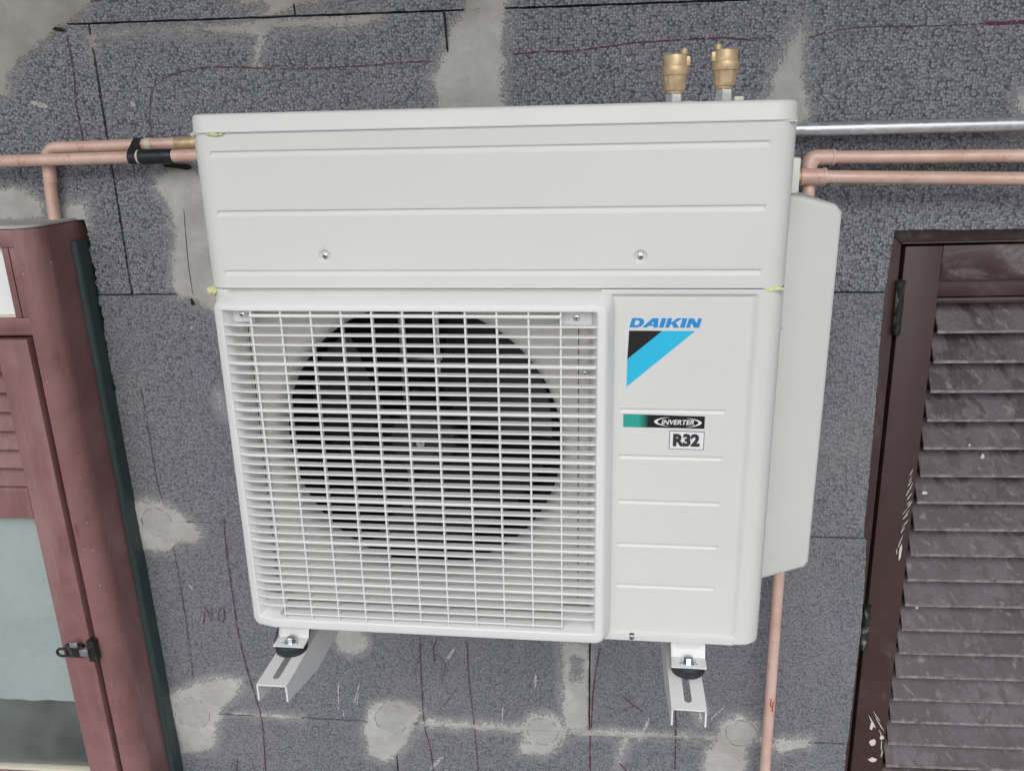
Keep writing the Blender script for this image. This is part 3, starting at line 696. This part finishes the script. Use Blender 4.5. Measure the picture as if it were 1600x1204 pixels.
# DAIKIN, heavy slanted capitals: one part for each letter
T = .30
LET = {
 'D': [[(0,0),(.32,0),(.32,1),(0,1)], [(.20,0),(.62,0),(.88,.12),(1,.36),(1,.64),(.88,.88),(.62,1),(.20,1),(.20,.76),(.52,.76),(.66,.66),(.66,.34),(.52,.24),(.20,.24)]],
 'A': [[(-.14,0),(.20,0),(.64,.70),(.64,1),(.44,1)], [(.50,1),(.88,1),(1.03,0),(.68,0),(.58,.80)], [(.22,.18),(.78,.18),(.78,.38),(.34,.38)]],
 'I': [[(0,0),(1,0),(1,1),(0,1)]],
 'K': [[(0,0),(.32,0),(.32,1),(0,1)], [(.28,.40),(.68,1),(1.12,1),(.56,.44),(.28,.28)], [(.34,.58),(.56,.74),(1.06,0),(.64,0)]],
 'N': [[(0,0),(.30,0),(.30,1),(0,1)], [(.70,0),(1,0),(1,1),(.70,1)], [(.0,1),(.38,1),(1,0),(.62,0)]]}
cx = .1870
for ch, w in (('D', .0168), ('A', .0172), ('I', .0060), ('K', .0168), ('I', .0060), ('N', .0165)):
    for i, s in enumerate(LET[ch]):
        flat('lettering', [(cx+a*w+b*.0124*.26, .4647+b*.0124) for a, b in s], M['blue'], unit, PY-.00001*i)
    cx += w+.0019
plate = flat('label_strip', [(.1815, .3277), (.2888, .3270), (.2888, .3443), (.1815, .3458)], M['ink'])
for i in range(6):                                              # teal end fading into the black strip
    q = NT('teal print fade'); t = max(0, 1-i/5.2); q.p(Base_Color=(.02*t+.006*(1-t), .36*t+.006*(1-t), .29*t+.007*(1-t)), Roughness=.4)
    a = .1815 if i == 0 else .2030+(i-1)*.0026; b = .2030+i*.0026
    flat('label_fade', [(a, .3277-.0004*(a-.18)/.1), (b, .3277-.0004*(b-.18)/.1), (b, .3457-.0013*(b-.18)/.1), (a, .3457-.0013*(a-.18)/.1)], q.m, plate, PY-.0004)
text('INVERTER', .2320, .2750, .3322, .3392, M['pale'], plate, .25, .025, PY-.0006)
def crescent(cx, cz, rx, rz, a0, a1, th, nn=14):
    o, i2 = [], []
    for k in range(nn+1):
        s = k/nn; a = math.radians(a0+(a1-a0)*s); w = th*math.sin(math.pi*s)
        o.append((cx+rx*math.cos(a), cz+rz*math.sin(a))); i2.append((cx+(rx-w)*math.cos(a), cz+(rz-w*.45)*math.sin(a)))
    for k in range(nn):
        flat('label_arc', [o[k], o[k+1], i2[k+1], i2[k]], M['pale'], plate, PY-.0004)
crescent(.2500, .3360, .0275, .0068, 105, 255, .0042); crescent(.2575, .3352, .0275, .0068, -75, 75, .0042)
lb = flat('label_border', [(.2432, .2972), (.2893, .2966), (.2893, .3228), (.2432, .3236)], M['dkgrey'])
flat('label_ground', [(.2440, .2980), (.2885, .2974), (.2885, .3220), (.2440, .3228)], M['pale'], lb, PY-.0003)
text('R32', .2482, .2836, .3012, .3196, M['dkgrey'], lb, 0, .058, PY-.0004)
# side cover, flange, foam ends
prism('side_cover', [(.384, .622), (.418, .619), (.462, .6075), (.4707, .597), (.4700, .070), (.4650, .0600), (.402, .0365), (.384, .0365)], 'y', .12, .30, M['cover'], unit, .007, 4, 30)
screw(.3995, .1195, .438, .004)
box('side_flange', .3815, .3965, .05, .20, .628, .6720, M['white'], unit, .003)
def foam(x0, x1, z, y, h, seed):
    r = random.Random(seed); pts = [(x0+(x1-x0)*k/8, z+h*(.5+r.uniform(-.25, .25))*math.sin(math.pi*(k+.6)/9.2)) for k in range(9)]+[(x1-(x1-x0)*k/8, z-h*(.5+r.uniform(-.3, .3))*math.sin(math.pi*(8-k+.6)/9.2)) for k in range(9)]
    prism('foam_strip', pts, 'y', y-.004, y+.01, M['foam'], unit, .001, 1)
foam(-.3830, -.3690, .5125, .006, .011, 1); foam(.352, .3790, .5155, .004, .0050, 2); foam(-.354, -.331, .7150, .001, .0035, 3); foam(-.3845, -.374, .7160, .02, .008, 4)
# feet: pressed tabs under the casing
for x0, x1 in ((-.3405, -.2925), (.2565, .3065)):
    pr = [(.060, .0008), (.018, .0004), (.0075, -.0220), (.004, -.0280), (-.0195, -.0285), (-.0195, -.0305), (.0025, -.0300), (.0055, -.0235), (.0160, -.0016), (.060, -.0012)]
    ft = prism('foot', pr, 'x', x0, x1, M['steelw'], unit, 0, 1, 40)
    prism('foot_rib', [(.024, .0006), (.0185, .0030), (.0085, -.0170), (.0095, -.0200), (.017, -.0030)], 'x', x0+.007, x1-.007, M['steelw'], ft, .001, 2, 50)
    xm = (x0+x1)/2
    b = lathe('foot_bolt', [(.0110, -.0285), (.0112, -.0278), (.0108, -.0268), (.0068, -.0266)], M['zinc'], ft, (xm, -.006, 0), 'z', 28)
    lathe('bolt_head', [(.0062, -.0268), (.0066, -.0262), (.0066, -.0222), (.0056, -.0208), (0, -.0205)], M['zinc'], ft, (xm, -.006, 0), 'z', 6, 25)
    for dx in (-.012, .012): lathe('drain_hole', [(.0019, -.0284), (0, -.0282)], M['dark'], ft, (xm+dx, -.011, 0), 'z', 12)

# ------------------------------------------------------------------ wall brackets (each with its rubber mount)
def bracket(xc, w, label, dx=0):
    br = empty('wall_bracket', (0, -UF, 0), (0, 0, YAW), label, 'bracket', 'brackets carrying the outdoor unit')
    zt = -.045; th = .0024; yb = .486; yf = -.0895; sl = .0052
    # top web with a slot
    bm = bmesh.new(); y0, y1 = -.0700, -.0150; n = 10
    def ring(z):
        o = [(xc-w, yf), (xc+w, yf), (xc+w, yb), (xc-w, yb)]
        h = [(xc+sl*math.cos(a), y0+sl*math.sin(a)) for a in [math.pi+math.pi*k/n for k in range(n+1)]]+[(xc+sl*math.cos(a), y1+sl*math.sin(a)) for a in [math.pi*k/n for k in range(n+1)]]
        return [bm.verts.new((a, b, z)) for a, b in o], [bm.verts.new((a, b, z)) for a, b in h]
    for z in (zt, zt-th):
        o, h = ring(z); eo = [bm.edges.new((o[i], o[(i+1) % 4])) for i in range(4)]; eh = [bm.edges.new((h[i], h[(i+1) % len(h)])) for i in range(len(h))]
        bmesh.ops.triangle_fill(bm, edges=eo+eh, use_beauty=True)
        if z == zt: o1, h1 = o, h
    for A, B in ((o1, o), (h1, h)):
        for i in range(len(A)): bm.faces.new((A[i], A[(i+1) % len(A)], B[(i+1) % len(A)], B[i]))
    web = bm_obj('web', bm, M['steelw'], br)
    for s in (-1, 1):
        pr = [(yf, zt-.0002), (yb, zt-.0002), (yb, -.110), (.026, -.102), (yf, -.0725)]
        x0 = xc+s*w-(th if s > 0 else 0); fl = prism('flange', pr, 'x', x0+.0001*s, x0+th+.0001*s, M['steelw'], br)
        lathe('flange_hole', [(.0016, -.0003), (0, 0)], M['pale'], fl, (x0+(th if s > 0 else 0)-(.0028 if s > 0 else -.0028), -.079, -.0625), 'x', 10)
    box('wall_plate', xc-w-.004, xc+w+.004, .478, .4855, -.24, -.03, M['steelw'], br, .001)
    rb = lathe('rubber_mount', [(.0225, -.0448), (.0240, -.0440), (.0242, -.0375), (.0232, -.0368), (.0236, -.0360), (.0236, -.0320), (.0222, -.0308), (0, -.0307)], M['rubber'], br, (xc+dx, -.002, 0), 'z', 40)
    return br
bracket(-.3165, .0228, 'white steel wall bracket under the fan grille side of the unit', -.002)
bracket(.2765, .0237, 'white steel wall bracket under the logo panel side of the unit', .005)
# ------------------------------------------------------------------ air vents on the lid
def vent(x, label, cap_side, stub, dz):
    r0 = empty('air_vent_valve', (0, -UF, 0), (0, 0, YAW), label, 'valve', 'brass air vents on the lid')
    zl = TOPH+.0236; y = .17; b = zl+dz
    lathe('hex_nipple', [(.0105, zl-.004), (.0118, zl+.0002), (.0118, b+.0185), (.0100, b+.0198)], M['chrome'], r0, (0, 0, 0), 'z', 6, 25).matrix_local = Matrix.Translation((x, y, 0)) @ Matrix.Rotation(math.radians(14), 4, 'Z')
    body = lathe('valve_body', [(.0105, b+.0195), (.0108, b+.0205), (.0108, b+.0222), (.0133, b+.0235), (.0145, b+.0260), (.0163, b+.0420), (.0166, b+.0432)], M['brass'], r0, (x, y, 0), 'z', 12, 22)
    lathe('collar', [(.0160, b+.0430), (.0180, b+.0434), (.0184, b+.0442), (.0184, b+.0535), (.0178, b+.0548), (.0162, b+.0552)], M['brass'], r0, (x, y, 0), 'z', 40)
    lathe('valve_cap', [(.0160, b+.0550), (.0160, b+.0668), (.0152, b+.0690), (.0130, b+.0700), (0, b+.0702)], M['brass'], r0, (x, y, 0), 'z', 40)
    px = x+cap_side*.0112
    lathe('vent_pin', [(.0044, b+.0695), (.0046, b+.0720), (.0044, b+.0752), (.0030, b+.0758), (.0026, b+.0768), (0, b+.0770)], M['brass'], r0, (px, y-.004, 0), 'z', 16)
    box('pin_housing', x+cap_side*.0165-.0035, x+cap_side*.0165+.0035, y-.006, y+.006, b+.0545, b+.0670, M['brass'], r0, .0018)
    box('stub', x+stub-.0062, x+stub+.0062, y-.003, y+.003, zl-.002, zl+.0095+dz, M['cream'], r0, .001)
    return r0
v1 = vent(.2455, 'brass air vent valve with its pin towards its twin on the lid', 1, .0190, -.0045)
v2 = vent(.3125, 'brass air vent valve standing nearer the lid corner above the side cover', -1, .0200, 0.0)
# ------------------------------------------------------------------ pipes
C_ = M['copper']; RP = .0109
pl = tube('copper_pipe', [(-1.7, -.05, .671), (-.968, -.05, .676), (-.604, -.05, .6795), (-.40, -.05, .682), (-.36, -.05, .683), (-.36, -.215, .683)], RP, C_, R=.04)
tag(pl, 'straight copper pipe with black sleeve running above the brown window box', 'pipe', 'copper pipes')
tube('insulation_sleeve', [(-.6915, -.05, .6785), (-.690, -.05, .6786), (-.640, -.05, .6790), (-.630, -.05, .6791), (-.628, -.05, .6792)], [.0110, .0136, .0136, .0128, .0112], M['tape'], pl, 20)
tube('sleeve_band', [(-.6945, -.05, .6785), (-.6915, -.05, .6785)], .0131, M['cream'], pl, 20)
pu = tube('copper_pipe', [(-.898, -.024, .555), (-.895, -.024, .615), (-.893, -.024, .650), (-.889, -.024, .698), (-.80, -.024, .6985), (-.626, -.024, .7010), (-.42, -.024, .703), (-.38, -.024, .703), (-.38, -.215, .703)], RP, C_, R=.036)
tag(pu, 'copper pipe bending down into the top of the brown window box', 'pipe', 'copper pipes')
tube('soldered_sleeve', [(-.8895, -.024, .676), (-.8925, -.024, .634)], .0122, C_, pu, 20)
tube('solder_band', [(-.690, -.024, .7003), (-.679, -.024, .7004)], .0115, M['cream'], pu, 20)
tube('end_fitting', [(-.632, -.024, .7010), (-.618, -.024, .7012), (-.590, -.024, .7014)], .0120, M['brass'], pu, 20)
# tape wrapped round both
A_, B_ = Vector((-.0240, .7000)), Vector((-.05, .6785)); ax = math.atan2((A_-B_).y, (A_-B_).x)
ol = [(A_.x+.0126*math.cos(ax-H2+math.pi*k/12), A_.y+.0126*math.sin(ax-H2+math.pi*k/12)) for k in range(13)]
ol += [(B_.x+.0126*math.cos(ax+H2+math.pi*k/12), B_.y+.0126*math.sin(ax+H2+math.pi*k/12)) for k in range(13)]
tp = prism('tape_wrap', ol, 'x', -.7110, -.6965, M['tape'], None, 0, 1, 60); tag(tp, 'black tape band wrapped around two copper pipes', 'tape')
pr_ = tube('copper_pipe', [(1.8, -.04, .646), (.859, -.04, .652), (.60, -.04, .6545), (.5085, -.04, .6560), (.5085, -.052, .60), (.5105, -.058, .20), (.5110, -.06, -.149), (.516, -.06, -.617), (.522, -.06, -1.62)], RP, C_, R=.030)
tag(pr_, 'copper pipe with an elbow running down beside the pale side cover', 'pipe', 'copper pipes')
el = tube('elbow_fitting', [(.5480, -.04, .6550), (.5085, -.04, .6560), (.5085, -.048, .628)], .0128, C_, pr_, 20, R=.030)
tube('elbow_lip', [(.5500, -.04, .6550), (.5450, -.04, .6550)], .0139, C_, el, 20)
tube('pipe_mark', [(.5135, -.0719, -.424), (.5128, -.0718, -.440), (.5150, -.0718, -.4435), (.5178, -.0716, -.4395)], .0011, M['redink'], pr_, 6)
tube('pipe_mark', [(.5182, -.0716, -.431), (.5176, -.0716, -.455)], .0011, M['redink'], pr_, 6)
pw = tube('copper_pipe', [(1.8, -.062, .600), (.855, -.062, .616), (.533, -.062, .624), (.43, -.062, .626), (.40, -.062, .626), (.40, -.20, .626)], RP, C_, R=.03)
tag(pw, 'straight copper pipe with a coupling just below the elbowed pipe', 'pipe', 'copper pipes')
cf = tube('coupling', [(.4900, -.062, .6250), (.5300, -.062, .6240)], .0140, C_, pw, 20)
for xx in (.4905, .5275): tube('coupling_lip', [(xx, -.062, .6247), (xx+.0045, -.062, .6247)], .0149, C_, cf, 20)
pg = tube('galvanised_pipe', [(1.8, -.040, .7075), (.851, -.040, .7030), (.495, -.040, .7020), (.36, -.040, .7015), (.33, -.04, .7015), (.33, -.215, .7015)], .0112, M['galv'], R=.03)
tag(pg, 'grey galvanised steel pipe above the copper pipes beside the lid', 'pipe')

# ------------------------------------------------------------------ brown window box
win = empty('window_box', (-.90, 0, .35), (0, -.0095, 0), 'brown window box with rounded post, white upper pane and louvred leaf', 'window')
B = M['brownL']
def wb(name, x0, x1, y0, y1, z0, z1, mat, parent=win, bev=.002):
    return box(name, x0+.90, x1+.90, y0, y1, z0-.35, z1-.35, mat, parent, bev)
def wp(name, poly, z0, z1, mat, parent=win, **k):
    return prism(name, [(a+.90, b) for a, b in poly], 'z', z0-.35, z1-.35, mat, parent, **k)
ZB, ZT = -1.60, .560
rr = .042
wp('rounded_post', [(-.862, .095), (-.905, .095), (-.905, -.140)]+arc_pts(-.862-rr, -.140+rr, rr, -H2, 0, 16), ZB, ZT-.001, B, smooth=30)
wb('back_panel', -1.75, -.9052, .02, .095, ZB, ZT-.002, M['dark'], bev=0)
wb('far_post', -1.80, -1.7502, -.14, .095, ZB, ZT-.001, B)
wb('top_rail', -1.7498, -.9052, -.139, .019, .527, ZT-.001, B)
wb('transom', -1.7498, -.9052, -.137, .019, .362, .396, B)
wb('transom_bead', -1.7498, -.9052, -.1395, -.1371, .366, .370, B, bev=.001)
wb('upper_stile', -.9340, -.9054, -.137, -.05, .3962, .5268, B)
wb('stile_bead', -.9205, -.9190, -.1378, -.1369, .3965, .5265, M['dark'], bev=0)
wb('glazing_bead', -1.7498, -.9342, -.134, -.10, .3962, .4010, M['cream'], bev=.001)
wb('upper_panel', -1.7498, -.9342, -.126, -.118, .4012, .5265, M['blind'], bev=0)
wp('top_ledge', [(-1.82, .098), (-1.82, -.146)]+arc_pts(-.864-rr, -.146+rr+.006, rr, -H2, 0, 12)+[(-.864, .0)]+[(-.864, .098)], ZT, ZT+.0055, M['mortar'], bev=.0015)
wb('leaf_gap_shade', -.9134, -.9053, -.1180, -.1100, ZB, .3568, M['black'], bev=0)  # black strip painting the shade in the gap between leaf and post
# the louvred leaf
lf = wb('leaf_stile', -.9790, -.9135, -.1475, -.112, -1.30, .3570, B, bev=.003)
sub = lambda nm, *a, **k: wb(nm, *a, parent=lf, **k)
sub('leaf_rail', -1.52, -.9792, -.1470, -.112, .2915, .3568, B, bev=.003)
sub('leaf_rail', -1.52, -.9792, -.1470, -.112, -.0140, .0540, B, bev=.003)
sub('leaf_rail', -1.52, -.9792, -.1470, -.112, -.7100, -.6430, B, bev=.003)
sub('leaf_far_stile', -1.59, -1.5202, -.1475, -.112, -1.30, .3570, B, bev=.003)
z0 = .0560; p = .0391
for k in range(6):
    zb = z0+k*p
    prism('louvre', [(-.1425, zb-.35), (-.1395, zb-.3515), (-.1140, zb+.044-.35), (-.1165, zb+.0465-.35)], 'x', -1.519+.9, -.9796+.9, M['brownL'], lf, 0, 1, 30)
sub('louvre_backing', -1.5195, -.9794, -.1115, -.1090, .0545, .2910, M['dark'], bev=0)
sub('lower_pane', -1.5195, -.9794, -.1330, -.1290, -.6425, -.0145, M['glass'], bev=0)
sub('pane_bead', -1.5195, -.9794, -.1440, -.1280, -.6428, -.6360, M['cream'], bev=.001)
cv, cf_ = [], []
for i in range(61):
    x = -1.519+.5395*i/60; yy = -.121+.0012*math.sin(i*.9)+.001*math.sin(i*.37+1)
    cv += [(x+.9, yy, -.47-.35+.0006*math.sin(i*.5)), (x+.9, yy, .0-.35)]
for i in range(60): cf_.append((2*i, 2*i+2, 2*i+3, 2*i+1))
mesh('reflection', cv, cf_, M['reflection'], lf, 60)  # pale sheet behind the lower pane, imitating its soft reflection
# latch across the gap
la = box('latch', -.066, -.026, -.158, -.1475, -.680, -.650, M['hinge'], win, .003)
box('latch_keep', -.018, .000, -.157, -.1395, -.690, -.640, M['hinge'], la, .003)
box('latch_bolt', -.030, -.012, -.165, -.152, -.672, -.655, M['zinc'], la, .002)
box('latch_cap', -.050, -.032, -.164, -.156, -.652, -.640, M['zinc'], la, .002)
tube('latch_ring', [(-.066+.011*math.cos(a)-.008, -.157, -.668+.009*math.sin(a)) for a in [2*math.pi*k/16 for k in range(17)]], .0028, M['black'], la, 8)
for dx, dz, r in ((.0, -1.045, .010), (.022, -1.062, .013), (-.012, -1.060, .006), (-.020, -1.03, .004)):
    pts = [(dx+.003+r*random.uniform(.6, 1.1)*math.cos(a), dz+r*random.uniform(.6, 1.1)*math.sin(a)) for a in [2*math.pi*k/11 for k in range(11)]]
    prism('paint_splash', [(min(a, -.005), b) if False else (a-.02, b) for a, b in pts], 'y', -.1412, -.1396, M['paintspot'], win, .0005, 1)
cr_ = random.Random(11)
for k in range(14):
    a = cr_.uniform(-1.5, -.2); x = -.862-rr+(rr+.0002)*math.cos(a)+.90; y = -.140+rr+(rr+.0002)*math.sin(a); z = cr_.uniform(-1.05, .15); r = cr_.uniform(.0005, .0013)
    lathe('paint_chip', [(r, -.0002), (r*.6, .0004), (0, .0005)], M['paintspot'], win, (0, 0, 0), 'z', 7).matrix_local = Matrix.Translation((x, y, z)) @ Vector((math.cos(a), math.sin(a), 0)).to_track_quat('Z', 'Y').to_matrix().to_4x4()
gs = wp('green_strip', [(-.8615, .094), (-.8615, -.040)]+arc_pts(-.8605, -.030, .0095, -1.4, .0, 10)+[(-.8520, -.0), (-.8520, .094)], ZB, .5235, M['green'], win, smooth=40)
prism('paint_splash', [(.0425, .110), (.0455, .112), (.0450, .100), (.0475, .094), (.0455, .092), (.0420, .098)], 'y', -.030, -.022, M['paintspot'], gs, 0)

# ------------------------------------------------------------------ brown shutter door
DX, DZ = .690, .50
door = empty('shutter_door', (DX, 0, DZ), (0, -.0138, 0), 'dusty dark brown louvred shutter door recessed in the foam cladding', 'shutter')
DB = M['brownR']
def db(name, x0, x1, y0, y1, z0, z1, mat, parent=door, bev=.002):
    return box(name, x0-DX, x1-DX, y0, y1, z0-DZ, z1-DZ, mat, parent, bev)
XE = 1.42; YF = .025
def dq(name, poly, y0, y1, mat, parent=door, **k): return prism(name, [(a-DX, b-DZ) for a, b in poly], 'y', y0, y1, mat, parent, **k)
dq('frame_jamb', [(.660, .535), (.7010, .4965), (.7010, -1.55), (.660, -1.55)], YF, .09, DB, bev=.0015, seg=2)
dq('frame_head', [(.6605, .5355), (XE+.04, .5355), (XE, .4968), (.7013, .4968)], YF-.001, .09, M['brownT'], bev=.0015, seg=2)
db('frame_bead', .700, XE, YF-.005, YF-.0012, .4972, .5005, DB, bev=.001)
db('frame_gap_shade', .7000, .7075, .060, .092, -1.55, .497, M['dark'], bev=0)  # dark strip painting the shade in the gap between jamb and leaf
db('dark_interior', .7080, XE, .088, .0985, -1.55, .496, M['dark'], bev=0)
lf2 = db('door_leaf_stile', .7075, .7745, YF-.002, .078, -1.52, .4925, DB, bev=.0025)
s2 = lambda nm, *a, **k: db(nm, *a, parent=lf2, **k)
s2('leaf_rail', .7744, 1.345, YF-.0021, .078, .4285, .4925, M['brownT'], bev=.0007)
s2('leaf_rail', .7744, 1.345, YF-.0021, .078, -.7700, -.6735, M['brownT'], bev=.0007)
s2('leaf_far_stile', 1.3452, 1.412, YF-.002, .078, -1.52, .4925, DB, bev=.0025)
s2('inner_bead', .7749, 1.345, YF+.010, .078, .3960, .4283, DB, bev=.0015)
s2('inner_bead', .7749, 1.345, YF+.004, .078, .3840, .3945, DB, bev=.003)
P2 = .0585
for k in range(18):
    zb = .3310-k*P2-DZ
    pr = [(YF+.004, zb+.0005), (YF+.0055, zb-.003), (YF+.009, zb-.0035), (YF+.045, zb+.0475), (YF+.0395, zb+.0495), (YF+.008, zb+.0075)]
    tw = random.uniform(-.0012, .0012)
    s = prism('louvre', [(a+tw, b+random.uniform(-.0006, .0006)) for a, b in pr], 'x', .7835-DX, 1.344-DX, M['slat'], lf2, .0008, 1, 30)
    prism('louvre_lip', [(YF+.0018+tw, zb+.0012), (YF+.0030+tw, zb-.0038), (YF+.0055+tw, zb-.0040), (YF+.0055+tw, zb+.0020)], 'x', .7832-DX, 1.3442-DX, M['lip'], lf2, .0006, 1, 40)
for z0_, z1_ in ((.329, .432), (-.358, -.250)):
    h = lathe('hinge', [(0, z0_-.002), (.0055, z0_-.0015), (.0075, z0_+.001), (.0075, z1_-.006), (.0082, z1_-.0055), (.0082, z1_-.001), (.0055, z1_), (0, z1_+.0005)], M['hinge'], door, (.7045-DX, YF-.0075, -DZ), 'z', 20)
    lathe('hinge_joint', [(.0076, (z0_+z1_)/2-.0006), (.0078, (z0_+z1_)/2), (.0076, (z0_+z1_)/2+.0006)], M['dark'], h, (.7045-DX, YF-.0075, -DZ), 'z', 20)
rs = random.Random(5)
SPL = [(.748, -.600, .010, .014), (.752, -.645, .013, .009), (.766, -.585, .007, .010), (.742, -.555, .006, .018), (.800, -.005, .009, .006), (.905, .070, .006, .010), (.870, .100, .004, .006), (.8185, -.275, .006, .016), (.808, -.382, .005, .010), (.760, -.13, .004, .03)]
for x, z, a, b in SPL:
    inl = x > .7765
    yy = YF-.0028
    if inl:                                                      # on a louvre: find the slope's depth at this height
        t = ((z-.3310) % P2)/P2; yy = YF+.006+t*.036-.0022
    pts = [(x+a*rs.uniform(.45, .8)*math.cos(q), z+b*rs.uniform(.45, .8)*math.sin(q)) for q in [2*math.pi*k/10 for k in range(10)]]
    o = dq('paint_splash', pts, yy, yy+.0035, M['paintspot'], lf2, bev=.0004, seg=1)
# brushed paint strokes on the stile and the lowest corner
def stroke(x, z, ln, ang, wd):
    c, s = math.sin(ang), math.cos(ang); pts = []
    for t, e in ((-.5, .3), (-.2, 1), (.2, .8), (.5, .2), (.2, -.7), (-.2, -1)): pts.append((x+c*ln*t+s*wd*e*.5, z+s*ln*t-c*wd*e*.5))
    dq('paint_stroke', pts, YF-.0027, YF-.0018, M['paintspot'], lf2)
for k in range(15):
    t = k/14; stroke(.7655+rs.uniform(-.004, .004)-.003*t, .045-.125*t+rs.uniform(-.004, .004), rs.uniform(.012, .022), math.radians(rs.uniform(18, 42)), rs.uniform(.0009, .0019))
stroke(.7575, -.105, .034, math.radians(14), .0016); stroke(.7525, -.128, .014, math.radians(-8), .0016)
for x, z, ln, a, w_ in ((.742, -.545, .040, -28, .0032), (.750, -.530, .036, -34, .0015), (.757, -.548, .050, -30, .0018), (.763, -.575, .026, -24, .0016), (.767, -.606, .034, -4, .0018), (.770, -.628, .022, 6, .0020)):
    stroke(x, z, ln, math.radians(a), w_)
# ------------------------------------------------------------------ the eaves over the terrace
ev = box('eaves', -6, 6, -1.6, .34, 2.0, 2.25, M['conc'], bev=0); tag(ev, 'grey concrete eaves slab above the terrace', kind='structure')
